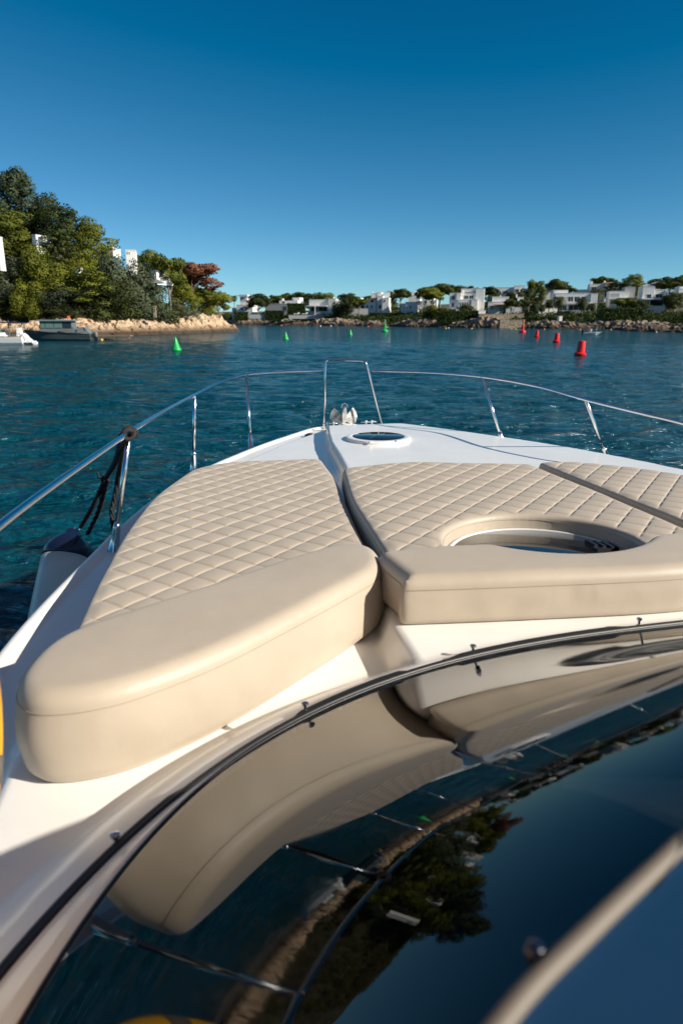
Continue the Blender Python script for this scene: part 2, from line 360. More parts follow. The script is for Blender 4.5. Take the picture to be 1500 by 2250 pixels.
mb = MB(); mb.tube([shellpt(th, 1.0, .002) for th in np.linspace(.1, math.pi - .1, 240)], .0105, 10); gk = mb.build('gasket', M['black'], yacht, True)
for a, b_ in ((1.93, 2.12), (1.62, 1.86), (2.30, 2.62), (1.0, 1.2), (.6, .85)):
    mb = MB(); P_ = [shellpt(th, 1.003, .004) for th in np.linspace(a, b_, 30)]
    mb.tube(P_, [.007 + .0065 * min(1, min(i, 29 - i) / 2) for i in range(30)], 10); mb.build('gasket_cover', M['black'], gk, True)
def th_for(x, y): return min(np.linspace(.05, 3.1, 1500), key=lambda q: (gcurve(q)[0] - x) ** 2 + (gcurve(q)[1] - y) ** 2)
for (x, y) in [(-1.376, 1.564), (-.82, 1.785), (-.202, 1.828), (-1.825, 1.181), (.45, 1.8), (1.0, 1.7)]:
    q = shellpt(th_for(x, y), 1.008, .004)
    MB().lathe([(.009, 0), (.009, .004), (.0045, .007), (.0045, .022), (.010, .024), (.010, .029), (.004, .032)], 12, Matrix.Translation(q)).build('snap_stud', M['steel'], yacht, True, 40)
# under the glass: dashboard and pale console
DV, DF = [], []
for i_, th in enumerate(ths):
    for k in range(20):
        r_ = .984 - (.984 - .5) * k / 19; x, y = gcurve(th, r_); DV.append((x, y, float(shell_z(np.array(x), np.array(y))) - .02 - .16 * min(1, k / 8)))
for i_ in range(len(ths) - 1):
    for k in range(19): a = i_ * 20 + k; DF.append((a, a + 20, a + 21, a + 1))
mesh_obj('dashboard', DV, DF, M['dark'], yacht, True)
# pale moulded instrument hood seen through the glass at the right
def dash_pt(px, py, dz=-.025):
    z = E - .5
    for _ in range(30): q = boatpt(px, py, z); z = .5 * z + .5 * (float(shell_z(np.array(q.x), np.array(q.y))) + dz)
    return boatpt(px, py, z)
# round hatches
def ring(name, c, r, h, parent):
    T = Matrix.Translation(c)
    f = MB().lathe([(r, 0), (r, h*.55), (r - .006, h*.9), (r - .02, h), (r - .055, h), (r - .065, h - .006)], 64, T).build(name, M['white'], parent, True, 35)
    return f
hc = (-.02, 5.72, float(deck_z(np.array(-.02), np.array(5.72))) - .002)
ht = empty('foredeck_hatch'); ht.parent = yacht
ring('hatch_frame', hc, .285, .032, ht)
MB().lathe([(.228, 0), (.228, .003), (.222, .005)], 48, Matrix.Translation((hc[0], hc[1], hc[2] + .029))).build('hatch_glass', M['hglass'], ht, True, 30)
for dx in (-.14, .09): MB().box(dx-.012, dx+.012, -.012, .02, .028, .036, Matrix.Translation(hc) @ Matrix.Translation((0, -.272, 0))).build('hinge', M['white'], ht)
hc2 = (-.15, 2.60, Z_B - .002)
h2 = empty('cabin_skylight'); h2.parent = yacht
MB().lathe([(.405, 0), (.405, .009), (.402, .012), (.394, .012), (.391, .009), (.389, .006)], 72, Matrix.Translation(hc2)).build('skylight_frame', M['white'], h2, True, 35)
MB().lathe([(.385, 0), (.385, .003), (.380, .005)], 64, Matrix.Translation((hc2[0], hc2[1], hc2[2] + .006))).build('skylight_glass', M['hglass'], h2, True, 30)
mb = MB()
for k in range(4): mb.box(.245 + k*.028, .262 + k*.028, -.03 + k * -.02, .05 + k * -.02, .028, .052)
mb.box(.235, .36, -.07, .03, .028, .044); o = mb.build('skylight_latch', M['black'], h2); o.location = (hc2[0], hc2[1], hc2[2])

# cleats, deck vents
for (x, y) in ((-.17, 7.05), (.23, 6.97)):
    z = float(deck_z(np.array(x), np.array(y))); c = empty('mooring_cleat'); c.parent = yacht; c.location = (x, y, z + .012)
    mb = MB()
    for dx in (-.032, .032): mb.lathe([(.017, 0), (.013, .01), (.011, .045), (.014, .066), (.010, .07)], 14, Matrix.Translation((dx, 0, 0)))
    mb.build('post', M['steel'], c, True, 40)
    MB().tube([(-.088, 0, .048), (-.05, 0, .052), (.05, 0, .052), (.088, 0, .048)], [.005, .008, .008, .005], 10).build('crossbar', M['steel'], c, True)
for (x, y) in ((-.45, 6.72), (.60, 6.46)):
    z = float(deck_z(np.array(x), np.array(y)))
    MB().lathe([(.058, 0), (.058, .008), (.046, .024), (.02, .034), (.004, .036)], 24, Matrix.Translation((x, y, z + .006))).build('deck_vent', M['black'], yacht, True)
# windlass and anchor roller at the bow
mb = MB(); mb.box(-.05, .05, 7.12, 7.52, Z_G + .0, Z_G + .018); mb.box(-.062, -.05, 7.12, 7.54, Z_G, Z_G + .07); mb.box(.05, .062, 7.12, 7.54, Z_G, Z_G + .07); mb.build('bow_roller', M['steel'], yacht)

# rails
def boatpt(px, py, z):                      # photo point at absolute height -> yacht frame
    p = at_height(px, py, z) - Vector(yacht.location); c, s_ = math.cos(-YAW), math.sin(-YAW)
    return Vector((p.x * c - p.y * s_, p.x * s_ + p.y * c, z))
LR = [(-60, 1215, -.535), (0, 1155, -.53), (140, 1050, -.53), (285, 950, -.53), (360, 905, -.54), (428, 868, -.55), (485, 840, -.53), (541, 823, -.503), (625, 817, -.515), (710, 815, -.535)]
RRr = [(812, 815, -.54), (930, 818, -.525), (1058, 828, -.515), (1175, 848, -.56), (1285, 878, -.60), (1400, 906, -.64), (1500, 930, -.68), (1640, 972, -.74)]
hood_t = [dash_pt(a, b_) for a, b_ in ((1238, 1711), (1300, 1711), (1380, 1711), (1500, 1713), (1640, 1716))]
hood_b = [dash_pt(a, b_) for a, b_ in ((1238, 1713), (1300, 1722), (1380, 1747), (1500, 1800), (1640, 1880))]
HV = [tuple(p) for p in hood_t + hood_b] + [(p.x, p.y, p.z - .012) for p in hood_t + hood_b]
HF = [(i, i+1, i+6, i+5) for i in range(4)] + [(i+10, i+15, i+16, i+11) for i in range(4)] + [(5+i, 6+i, 16+i, 15+i) for i in range(4)] + [(i, 10+i, 11+i, i+1) for i in range(4)]
mesh_obj('instrument_hood', HV, HF, M['white'], yacht)
lp = [boatpt(a, b_, E + z) for a, b_, z in LR]; rp = [boatpt(a, b_, E + z) for a, b_, z in RRr]
lp = [lp[0] + Vector((-.0, -1.6, 0))] + lp
MB().tube([Vector(v) for v in catmull(lp, 10)], .0125, 12).build('guard_rail', M['steel'], yacht, True)
MB().tube([Vector(v) for v in catmull(rp, 10)], .0125, 12).build('guard_rail', M['steel'], yacht, True)
fl = Vector((-.205, 7.22, Z_G)); fr_ = Vector((.43, 7.12, Z_G)); tl_ = boatpt(715, 790, E - .425); tr_ = boatpt(803, 793, E - .43)
def arc(a, c, b_, r=.05, n=8):
    u = (a - c).normalized(); v = (b_ - c).normalized(); p0 = c + u * r; p1 = c + v * r
    return [(p0 * (1-t)**2 + c * 2*t*(1-t) + p1 * t*t) for t in np.linspace(0, 1, n)]
MB().tube([fl] + arc(fl, tl_, tr_) + arc(tl_, tr_, fr_) + [fr_], .0125, 12).build('pulpit', M['steel'], yacht, True)
def stanchion(base, top):
    base, top = Vector(base), Vector(top); d = (top - base); L_ = d.length; d.normalize(); s_ = empty('stanchion'); s_.parent = yacht
    MB().tube([base + d * .02, top], .0125, 12).build('pole', M['steel'], s_, True)
    MB().tube([base - d*.003, base + d*.004, base + d * .09, base + d * .13, base + d * .16], [.033, .026, .021, .019, .0145], 16).build('socket', M['steel'], s_, True)
for (bx, by), (tx, ty, tz) in [((552, 988), (541, 823, -.503)), ((425, 1032), (428, 868, -.55)), ((250, 1210), (285, 950, -.53)),
                              ((1108, 985), (1058, 828, -.515)), ((1335, 1010), (1285, 878, -.60))]:
    stanchion(boatpt(bx, by, E - 1.15), boatpt(tx, ty, E + tz))
stanchion((-2.33, 1.95, Z_G), boatpt(0, 1157, E - .53) + Vector((-.005, -.06, 0)))
stanchion((2.2, 3.3, Z_G), boatpt(1640, 972, E - .74))

# flybridge coaming and its trim at lower right, beside the camera
bpts = [(-2.15, -.9), (-1.92, -.35), (-1.72, .04), (-1.60, .19), (-1.481, .277), (-1.392, .324), (-1.277, .38), (-1.05, .495), (-.8, .60), (-.4, .69), (0, .72), (.6, .66), (1.2, .46), (1.7, .1), (2.0, -.5)]
cz = E - .40
cv = [np.array((a, b_)) for a, b_ in bpts]; cc = catmull(cv, 8)
czf = lambda x: cz + .03 * float(sm(np.array(x), -1.2, -.6))
top = [(p[0], p[1], czf(p[0])) for p in cc]
MB().tube(top, .0072, 10).build('coaming_trim', M['trim'], yacht, True)
V = []; ctr = np.array((0, -1.6))
for p in cc:
    d = ctr - p; d = d / np.linalg.norm(d)
    for k, (s_, z) in enumerate([(.0, -.004), (.02, -.010), (.15, -.022), (.3, -.035), (.42, -.06)]): V.append((p[0] + d[0]*s_, p[1] + d[1]*s_, czf(p[0]) + z))
F = [(i*5+k, i*5+k+1, (i+1)*5+k+1, (i+1)*5+k) for i in range(len(cc)-1) for k in range(4)]
mesh_obj('flybridge_coaming', V, F, M['blue'], yacht, True)
V = []
for p in cc:
    d = ctr - p; d = d / np.linalg.norm(d)
    for k, (s_, z) in enumerate([(.0, -.006), (-.012, -.02), (.06, -.10), (.12, -.2)]): V.append((p[0] + d[0]*s_, p[1] + d[1]*s_, czf(p[0]) + z))
F = [(i*4+k, (i+1)*4+k, (i+1)*4+k+1, i*4+k+1) for i in range(len(cc)-1) for k in range(3)]
mesh_obj('coaming_front', V, F, M['black'], yacht, True)
MB().lathe([(.002, -.008), (.006, -.006), (.0075, 0), (.006, .006), (.002, .008)], 16, Matrix.Translation((-1.437, .318, cz - .004))).build('snap_button', M['navy'], yacht, True)

# unseen canopy and side sheet, added to block sky and bounce warm light
bt = empty('light_shaper'); bt.parent = yacht
M['bounce_tan'] = mat('tan_bounce_cloth', (.70, .51, .35), .9)  # tan picked for its warm bounce onto the shaded deck
BV, BFc = [], []
for k, y in enumerate(np.linspace(-3.2, 1.3, 16)):
    for j_, x in enumerate(np.linspace(-2.35, .2, 14)):
        BV.append((x, y, E + 1.62 + .12 * (1 - ((x + 1.07) / 1.28) ** 2) - .04 * math.sin((y - .6) * 2.5) ** 2))
for k in range(15):
    for j_ in range(13): a = k * 14 + j_; BFc.append((a, a + 1, a + 15, a + 14))
mesh_obj('canopy', BV, BFc, M['bounce_tan'], bt, True)  # added out of view to keep blue sky off the near deck
CV = [(-2.36 - .02 * math.sin(y * 9), y, z) for y in np.linspace(-1.4, 1.05, 30) for z in (E - 1.0, E + .2, E + .9, E + 1.6)]
mesh_obj('bounce_sheet', CV, [(4*i+k, 4*i+k+1, 4*i+k+5, 4*i+k+4) for i in range(29) for k in range(3)], M['bounce_tan'], bt, True)  # unseen sheet added to throw warm light on the port deck
for y in (-1.9, -3.2): MB().tube(catmull([(-2.2, y * .3 - 2.0, E - .5), (-2.3, y, E + 1.60), (-1.1, y, E + 1.70), (.15, y, E + 1.60), (.2, y * .3 - 2.0, E - .5)], 8), .014, 10).build('frame', M['steel'], bt, True)  # hoops of the added canopy, also out of view

# ------------------------------------------------------------------ cushions
def resample(P, step):
    P = np.array(P); Q = np.vstack([P, P[:1]]); d = np.r_[0, np.cumsum(np.linalg.norm(np.diff(Q, axis=0), axis=1))]
    n = max(8, int(d[-1] / step)); s_ = np.linspace(0, d[-1], n, endpoint=False)
    return np.stack([np.interp(s_, d, Q[:, 0]), np.interp(s_, d, Q[:, 1])], -1)
def round_poly(P):
    P = [(x, y, min([q] + [.42 * math.dist((x, y), P[(i+j) % len(P)][:2]) for j in (-1, 1)])) for i, (x, y, q) in enumerate(P)]
    return _round_poly(P)
def _round_poly(P):                                   # P: (x, y, corner radius)
    out = []; m = len(P)
    for i in range(m):
        a, c, b_ = (Vector((*P[j % m][:2], 0)) for j in (i-1, i, i+1)); r = P[i][2]
        if r <= 0: out.append((c.x, c.y)); continue
        for q in arc(a, c, b_, r, 10): out.append((q.x, q.y))
    return out
def sdf(P, pts):                                     # distance to closed outline
    A = P; B = np.roll(P, -1, 0); D = B - A; LL = (D ** 2).sum(1) + 1e-12; out = np.empty(len(pts))
    for i in range(0, len(pts), 4000):
        q = pts[i:i+4000, None, :] - A[None]; t = np.clip((q * D[None]).sum(2) / LL[None], 0, 1)
        out[i:i+4000] = np.sqrt(((q - t[..., None] * D[None]) ** 2).sum(2)).min(1)
    return out
def inside(P, pts):
    x, y = pts[:, 0], pts[:, 1]; c = np.zeros(len(pts), bool); n = len(P)
    for i in range(n):
        x0, y0 = P[i]; x1, y1 = P[(i+1) % n]
        if y0 == y1: continue
        c ^= ((y0 > y) != (y1 > y)) & (x < (x1 - x0) * (y - y0) / (y1 - y0) + x0)
    return c
QC = .1185
q0 = boatpt(223.3, 1326.1, E - 1.0); QO = np.array((q0.x, q0.y))
def quilt(pts):
    p = (pts - QO) / (QC * math.sqrt(2)); a = p[:, 0] + p[:, 1]; b_ = p[:, 0] - p[:, 1]
    fa, fb = np.abs(a - np.round(a)), np.abs(b_ - np.round(b_)); d = np.minimum(fa, fb)
    puff = np.sqrt(np.clip(np.sin(np.pi * np.abs(a - np.floor(a))) * np.sin(np.pi * np.abs(b_ - np.floor(b_))), 0, 1))
    return 0.0085 * puff ** .8 - .0025 * np.exp(-(d / .03) ** 2)
def cushion(name, label, outline, z0, z1, r, quilted=False, tilt=(0, 0, 0), bulge=.008, crown=0., step=.012, wr=.0, smooth=0):
    P = resample(outline, step)
    for _ in range(smooth):
        P = .5 * P + .25 * (np.roll(P, 1, 0) + np.roll(P, -1, 0))
    if smooth: P = resample(P, step)
    if sum(P[i][0] * P[(i+1) % len(P)][1] - P[(i+1) % len(P)][0] * P[i][1] for i in range(len(P))) < 0: P = P[::-1].copy()
    n = len(P); T = np.roll(P, -1, 0) - np.roll(P, 1, 0); T /= np.linalg.norm(T, axis=1)[:, None]; Nn = np.stack([-T[:, 1], T[:, 0]], -1)
    ring_d = [r * (1 - math.sin(a)) for a in np.linspace(0, math.pi / 2, 6)][::-1]     # 0 .. r
    ring_d = sorted(r * (1 - math.cos(a)) for a in np.linspace(0, math.pi / 2, 7))[1:]
    pts = [P]
    for d in ring_d:
        Q = P + Nn * d; dd = sdf(P, Q); Q = Q[dd > d * .93]; pts.append(Q)
    mn, mx_ = P.min(0), P.max(0)
    if quilted:
        fr = np.array([0, .045, .11, .22, .36, .5, .64, .78, .89, .955]); 
        span = int(6 / QC); g1 = (np.arange(-span, span)[:, None] + fr[None]).ravel()
        # only the lines that can hit the pad
        c4 = np.array([[mn[0], mn[1]], [mx_[0], mn[1]], [mn[0], mx_[1]], mx_]); p4 = (c4 - QO) / (QC * math.sqrt(2)); A4, B4 = p4[:, 0] + p4[:, 1], p4[:, 0] - p4[:, 1]
        ga = g1[(g1 > A4.min()) & (g1 < A4.max())]; gb = g1[(g1 > B4.min()) & (g1 < B4.max())]
        a, b_ = np.meshgrid(ga, gb); G = np.stack([(a + b_) / 2, (a - b_) / 2], -1).reshape(-1, 2) * QC * math.sqrt(2) + QO
    else:
        gx, gy = np.meshgrid(np.arange(mn[0], mx_[0], .022), np.arange(mn[1], mx_[1], .022)); G = np.stack([gx, gy], -1).reshape(-1, 2)
    G = G[(G > mn).all(1) & (G < mx_).all(1)]; G = G[inside(P, G)]; G = G[sdf(P, G) > r * 1.06]; pts.append(G)
    A = np.vstack(pts)
    res = delaunay_2d_cdt([Vector(p) for p in A], [], [list(range(n))], 1, 1e-6)
    pv = np.array([tuple(v) for v in res[0]]); tri = [tuple(f) for f in res[2]]
    d = sdf(P, pv); dd = np.clip(d / r, 0, 1)
    top = lambda q: z1 + tilt[0] * (q[:, 0] - tilt[2]) + tilt[1] * (q[:, 1] - P[:, 1].mean())
    z = top(pv) - r + r * np.sqrt(np.clip(1 - (1 - dd) ** 2, 0, 1)) + crown * (1 - np.exp(-d / .12))
    if quilted: z = z + quilt(pv) * sm(d, r * .45, r * 2.4)
    z = z + np.array([noise.noise(Vector((x * 3, y * 3, z1))) * .003 for x, y in pv])
    V = [(x, y, zz) for (x, y), zz in zip(pv, z)]; F = list(tri)
    # side wall hangs from the outline vertices
    key = {(round(x, 5), round(y, 5)): i for i, (x, y) in enumerate(pv)}
    prev = [key.get((round(p[0], 5), round(p[1], 5)), None) for p in P]
    if None in prev: prev = [int(np.argmin(((pv - p) ** 2).sum(1))) for p in P]
    H = 9; zt = top(P) - r; seam = []
    arcl = np.arange(n) * step
    for h in range(1, H + 1):
        f = h / H; cur = []
        for i in range(n):
            bl = bulge * math.sin(math.pi * f) - (.012 if h == H else 0)
            if wr: bl += .0022 * noise.noise(Vector((P[i][0] * 34, P[i][1] * 34, 5))) * math.exp(-f * 5) * max(0, noise.noise(Vector((P[i][0] * 4, P[i][1] * 4, 2))) + .3) * 2
            if wr: bl += wr * noise.noise(Vector((P[i][0] * 9, P[i][1] * 9, f * 1.2))) * math.sin(math.pi * f)
            q = P[i] - Nn[i] * bl; cur.append(len(V)); V.append((q[0], q[1], zt[i] + (z0 - zt[i]) * f))
        for i in range(n):
            j = (i + 1) % n; F.append((prev[j], prev[i], cur[i], cur[j]))
        prev = cur
    o = mesh_obj(name, V, F, M['vinyl'], yacht_cushions, True)
    MB().tube([(P[i % n][0] - Nn[i % n][0]*.0012, P[i % n][1] - Nn[i % n][1]*.0012, zt[i % n] + .001) for i in range(0, n + 1, 1)], .0010, 6, False).build('seam', M['vinyl_seam'], o, True)
    # cushions are things of their own: bake the yacht frame into their transform
    o.parent = None; o.matrix_world = Matrix.Translation(yacht.location) @ Matrix.Rotation(YAW, 4, 'Z')
    tag(o, label, 'cushion')
    return o
yacht_cushions = None
M['vinyl_seam'] = mat('vinyl_seam', (.40, .32, .24), .55)
lpad = [(-2.06, 1.95, .05), (-2.03, 2.6, .2), (-1.97, 3.3, .3), (-1.86, 4.0, .3), (-1.62, 4.72, .22), (-1.36, 4.90, .15), (-.70, 4.86, .09), (-.73, 4.2, .2), (-.86, 3.1, .1), (-.93, 2.3, .03), (-1.6, 2.0, .05)]
cushion('sunpad_cushion', 'diamond quilted beige sunpad at the left, behind the long diagonal bolster', round_poly(lpad), Z_A + .002, E - .99, .028, True)
cu = [(-.90, 2.2, .02), (-.865, 2.6, .2), (-.80, 3.5, .2), (-.665, 4.30, .07), (-.2, 4.42, .3), (.60, 4.14, .04), (.62, 3.4, .2), (.60, 2.2, .03), (.33, 2.2, .04)]
rp_ = round_poly(cu)
hole = [(-.15 + .43 * math.cos(a), 2.60 + .42 * math.sin(a)) for a in np.linspace(-.35, math.pi + .35, 40)]
rp_ = rp_ + [(.30, 2.2)] + [h for h in hole] + [(-.62, 2.2)]
cushion('sunpad_cushion', 'diamond quilted beige sunpad in the middle with a round cutout over the skylight', rp_, Z_A + .004, E - .945, .026, True)
cr_ = [(.64, 4.12, .05), (.85, 4.10, .15), (1.16, 3.86, .3), (1.5, 3.3, .3), (1.8, 2.5, .3), (1.9, 1.9, .1), (.64, 1.9, .03), (.642, 3.0, .2)]
cushion('sunpad_cushion', 'diamond quilted beige sunpad at the right, cut off by the frame edge', round_poly(cr_), Z_B + .002, E - .932, .022, True, crown=.005)
lb = [(-2.115, 1.68, .08), (-2.06, 1.545, .10), (-1.86, 1.545, .12), (-1.60, 1.69, .2), (-1.25, 1.99, .2), (-.97, 2.245, .10), (-.935, 2.50, .09), (-1.06, 2.57, .10), (-1.30, 2.43, .2), (-1.80, 2.09, .2), (-2.06, 1.92, .12)]
cushion('bolster_cushion', 'long smooth beige bolster lying diagonally at the left of the foredeck', round_poly(lb), Z_A + .002, E - .862, .048, False, crown=.008, bulge=.014, wr=.006, smooth=30)
mbp = [(-1.02, 2.06, .075), (-.62, 2.005, .2), (.05, 1.93, .3), (.7, 1.96, .2), (1.2, 2.06, .1), (1.2, 2.42, .1), (.45, 2.36, .15)] 
mbo = round_poly(mbp) + [(-.15 + .43 * math.cos(a), 2.60 + .43 * math.sin(a)) for a in np.linspace(-.75, -math.pi + .60, 26)] + round_poly([(-.62, 2.37, 0), (-.80, 2.375, .0), (-.955, 2.36, .0), (-.985, 2.34, 0)])
cushion('bolster_cushion', 'smooth beige bolster across the middle with a scooped back edge round the skylight', mbo, Z_B + .002, E - .842, .046, False, crown=.006, bulge=.010, wr=.005, smooth=9)

# ------------------------------------------------------------------ fender on its ropes
fb = lambda px, py, z: Matrix.Rotation(YAW, 4, 'Z').to_3x3() @ boatpt(px, py, z) + Vector(yacht.location)
def axis_at(px, py, lat):                            # world point where the view ray meets the vertical plane X = lat of the yacht frame
    d = ray(px, py); n_ = Vector((math.cos(YAW), math.sin(YAW), 0)); t = (lat + CX) / d.dot(n_); return d * t + Vector((0, 0, E))
ft = axis_at(160, 1166, -2.50); fbm = ft + Matrix.Rotation(YAW, 4, 'Z').to_3x3() @ Vector((-.13, -.50, -.62))
ax = (fbm - ft).normalized(); Q = ax.to_track_quat('Z', 'Y').to_matrix().to_4x4(); FM = Matrix.Translation(ft) @ Q
fen = empty('boat_fender', ft); tag(fen, 'white fender with a dark blue cap hanging outside the left gunwale', 'fender'); fen.rotation_mode = 'XYZ'
LF = (fbm - ft).length + .35; rad = .17
def at_fen(o): o.matrix_parent_inverse = Matrix.Translation(-ft); return o
at_fen(MB().lathe([(rad, .20), (rad*1.02, .4), (rad*1.02, LF - .3), (rad * .8, LF - .1), (.03, LF)], 28, FM).build('fender_body', M['fend'], fen, True))
at_fen(MB().lathe([(.030, -.012), (.046, 0), (.058, .03), (.095, .055), (.135, .10), (rad * .985, .155), (rad*1.008, .19), (rad*1.008, .222)], 28, FM).build('fender_cap', M['navy'], fen, True))
rt = fb(285, 952, E - .53)
def twist_rope(pts, r=.0075, turns=26, strands=3):
    P_ = [Vector(p) for p in catmull([tuple(p) for p in pts], 14)]; mb = MB(); m = len(P_); ln = sum((P_[i+1]-P_[i]).length for i in range(m-1)); tw = ln / .035
    for s_ in range(strands):
        line = []
        for i, p in enumerate(P_):
            t_ = (P_[min(i+1, m-1)] - P_[max(i-1, 0)]).normalized(); u = t_.cross(Vector((.3, .9, .1))).normalized(); v = t_.cross(u); a = 2*math.pi*(tw * i / (m-1) + s_/strands)
            line.append(p + (u*math.cos(a) + v*math.sin(a)) * r * .55)
        mb.tube(line, r * .62, 6)
    return mb
rope = empty('mooring_rope', rt); tag(rope, 'black rope knotted round the left rail and holding the fender', 'rope')
def at_rope(o): o.matrix_parent_inverse = Matrix.Translation(-rt); return o
knot = axis_at(232, 1052, -2.22); eye1 = axis_at(178, 1158, -2.50); eye2 = axis_at(193, 1172, -2.50)
at_rope(twist_rope([rt + Vector((-.03, -.02, -.01)), (rt + knot)/2 + Vector((0, 0, -.01)), knot, (knot + eye1)/2 + Vector((0, 0, -.02)), eye1], .017).build('strand', M['rope'], rope, True))
at_rope(twist_rope([knot + Vector((.015, 0, 0)), (knot + eye2)/2 + Vector((.02, 0, -.02)), eye2], .017).build('strand', M['rope'], rope, True))
l1 = axis_at(262, 1040, -2.05); l2 = axis_at(252, 1095, -2.1); l3 = axis_at(246, 1125, -2.12); l4 = axis_at(250, 1160, -2.12)
at_rope(twist_rope([rt + Vector((-.015, 0, -.01)), l1, l2, l3, l4], .016).build('strand', M['rope'], rope, True))
rd = (fb(428, 868, E - .55) - fb(140, 1050, E - .59)).normalized(); mb = MB()
u = rd.cross(Vector((0, 0, 1))).normalized(); v = rd.cross(u)
mb.tube([rt + rd * (.030 * math.sin(a * .5) + .0016*a - .02) + (u * math.cos(a) + v * math.sin(a)) * (.022 + .004 * math.sin(a*.33)) for a in np.linspace(0, 30, 150)], .011, 8)
at_rope(mb.build('rail_knot', M['rope'], rope, True))
mb = MB()
mb.tube([knot + Vector((.022*math.cos(a), .02*math.sin(a), .018*math.sin(a*1.7))) for a in np.linspace(0, 15, 80)], .0085, 8)
mb.tube([knot + Vector((-.02, 0, 0)), knot + Vector((-.045, 0, .012)), knot + Vector((-.05, .0, .045))], .0085, 8)
at_rope(mb.build('knot', M['rope'], rope, True))

# ------------------------------------------------------------------ anchor standing in the bow roller
anb = fb(757, 936, Z_G + .02); an = empty('anchor', anb + Vector((0, 0, .05)), YAW); an.scale = (1.0, 1.0, 1.0); tag(an, 'steel anchor with two spread flukes stowed upright on the bow', 'anchor')
def fluke(s_):
    P_ = [(.01, 0, -.02), (s_*.05, .02, -.05), (s_*.13, .04, -.03), (s_*.155, .05, .04), (s_*.14, .05, .10), (s_*.105, .045, .145), (s_*.05, .02, .09), (.012*s_, 0, .04)]
    V = [Vector(p) for p in P_] + [Vector(p) + Vector((0, .014, 0)) for p in P_]; n = len(P_)
    F = [tuple(range(n)), tuple(range(2*n-1, n-1, -1))] + [(i, (i+1) % n, n + (i+1) % n, n + i) for i in range(n)]
    return mesh_obj('fluke', V, F, M['steel_dull'], an)
fluke(-1); fluke(1)
MB().add([(-.03, -.02, -.02), (.03, -.02, -.02), (.022, .02, .165), (-.022, .02, .165), (-.03, .05, -.02), (.03, .05, -.02), (.022, .05, .16), (-.022, .05, .16)], [(0,1,2,3),(5,4,7,6),(1,5,6,2),(4,0,3,7),(3,2,6,7)]).build('shank', M['steel_dull'], an)
MB().tube([(.035*math.cos(a), .01, .155 + .04*math.sin(a)) for a in np.linspace(-.2, math.pi + .2, 20)], .005, 8).build('shackle', M['steel'], an, True)

# ------------------------------------------------------------------ yellow lifebuoy hung outside the left frame edge
_c = Matrix.Rotation(YAW, 4, 'Z') @ Vector((-2.035, .945, 0)); yb = _c + Vector((yacht.location.x, yacht.location.y, E - .59))
life = empty('lifebuoy', yb, YAW + R(90)); tag(life, 'yellow lifebuoy hanging on the left rail at the frame edge', 'lifebuoy')
def torus(R_, r_, n=48, m=16): return MB().tube([((R_)*math.cos(a), 0, R_*math.sin(a)) for a in np.linspace(0, 2*math.pi, n)], r_, m, False)
torus(.185, .058).build('ring', M['yellow'], life, True)
for k in range(4):
    a = math.pi/4 + k*math.pi/2
    MB().tube([(.185*math.cos(a+d), 0, .185*math.sin(a+d)) for d in (-.12, 0, .12)], .0595, 16).build('band', M['trim'], life, True)
MB().tube([(.252*math.cos(a) * (1 - .05*abs(math.sin(2*a))), .0, .252*math.sin(a)) for a in np.linspace(0, 2*math.pi, 60)], .004, 6).build('grab_line', M['rope'], life, True)

# ------------------------------------------------------------------ land
LS = [(-300, 140), (-120, 130), (-68, 133), (-57, 131.5), (-48, 131), (-42.5, 136), (-38, 142), (-34, 150), (-31, 158), (-28, 168), (-25.5, 177), (-30, 188), (-60, 215), (-300, 230)]
FP = [(380, 712.5), (470, 713.5), (520, 714), (560, 714.2), (640, 715), (750, 716), (870, 718), (1000, 720), (1100, 721), (1240, 722.5), (1340, 723), (1362, 726.5), (1400, 728.5), (1450, 730), (1500, 731), (1640, 735)]
FS = [(at_height(a, b_, 0).x, at_height(a, b_, 0).y) for a, b_ in FP]
FS = [(-900, 420), (-420, 400)] + FS + [(260, 125), (420, 110)]
def poly_dist(P, pts, closed=False):
    A = np.array(P[:-1], float); B = np.array(P[1:], float); D = B - A; LL = (D**2).sum(1); q = pts[:, None] - A[None]; t = np.clip((q*D[None]).sum(2)/LL[None], 0, 1)
    return np.sqrt(((q - t[..., None]*D[None])**2).sum(2)).min(1)
LPOLY = np.array(LS + [(-300, 400)], float) if False else np.array(LS, float)
def left_d(x, y):
    p = np.array([[x, y]], float); d = poly_dist(LS, p)[0]; return d if inside(LPOLY, p)[0] else -d
FPOLY = np.array(FS + [(1200, 110), (1200, 1500), (-900, 1500)], float)
def far_d(x, y):
    p = np.array([[x, y]], float); d = poly_dist(FS, p)[0]; return d if inside(FPOLY, p)[0] else -d
def left_ground(x, y):
    d = left_d(x, y)
    if d < 0: return -1.5
    cap = float(np.interp(x, [-120, -84, -77, -69, -60, -51, -41, -35, -30, -25], [24, 23, 21, 17, 12, 9, 6.5, 3.6, 2.2, .9]))
    if d < 6.5: return -1.5
    return min(.6 * (d - 6.5), 2.6) + max(0, cap - 1.6) * (1 - math.exp(-max(0, d - 7) / 13)) + .5 * noise.noise(Vector((x*.15, y*.15, 0)))
def far_ground(x, y):
    d = far_d(x, y)
    if d < 0: return -1.5
    cap = float(np.interp(x, [-120, 0, 40, 90, 140], [5, 6, 8, 10.5, 12]))
    return min(.35 * max(0, d - 5) - .6, 2.0) + min(.09 * max(0, d - 8), cap) + .3 * noise.noise(Vector((x*.06, y*.06, 3)))
def grid_terrain(name, xs, ys, fn, m):
    V = [(x, y, fn(x, y)) for y in ys for x in xs]; nx = len(xs)
    F = [(j*nx+i, j*nx+i+1, (j+1)*nx+i+1, (j+1)*nx+i) for j in range(len(ys)-1) for i in range(nx-1)]
    o = mesh_obj(name, V, F, m, None, True); o['kind'] = 'structure'; return o
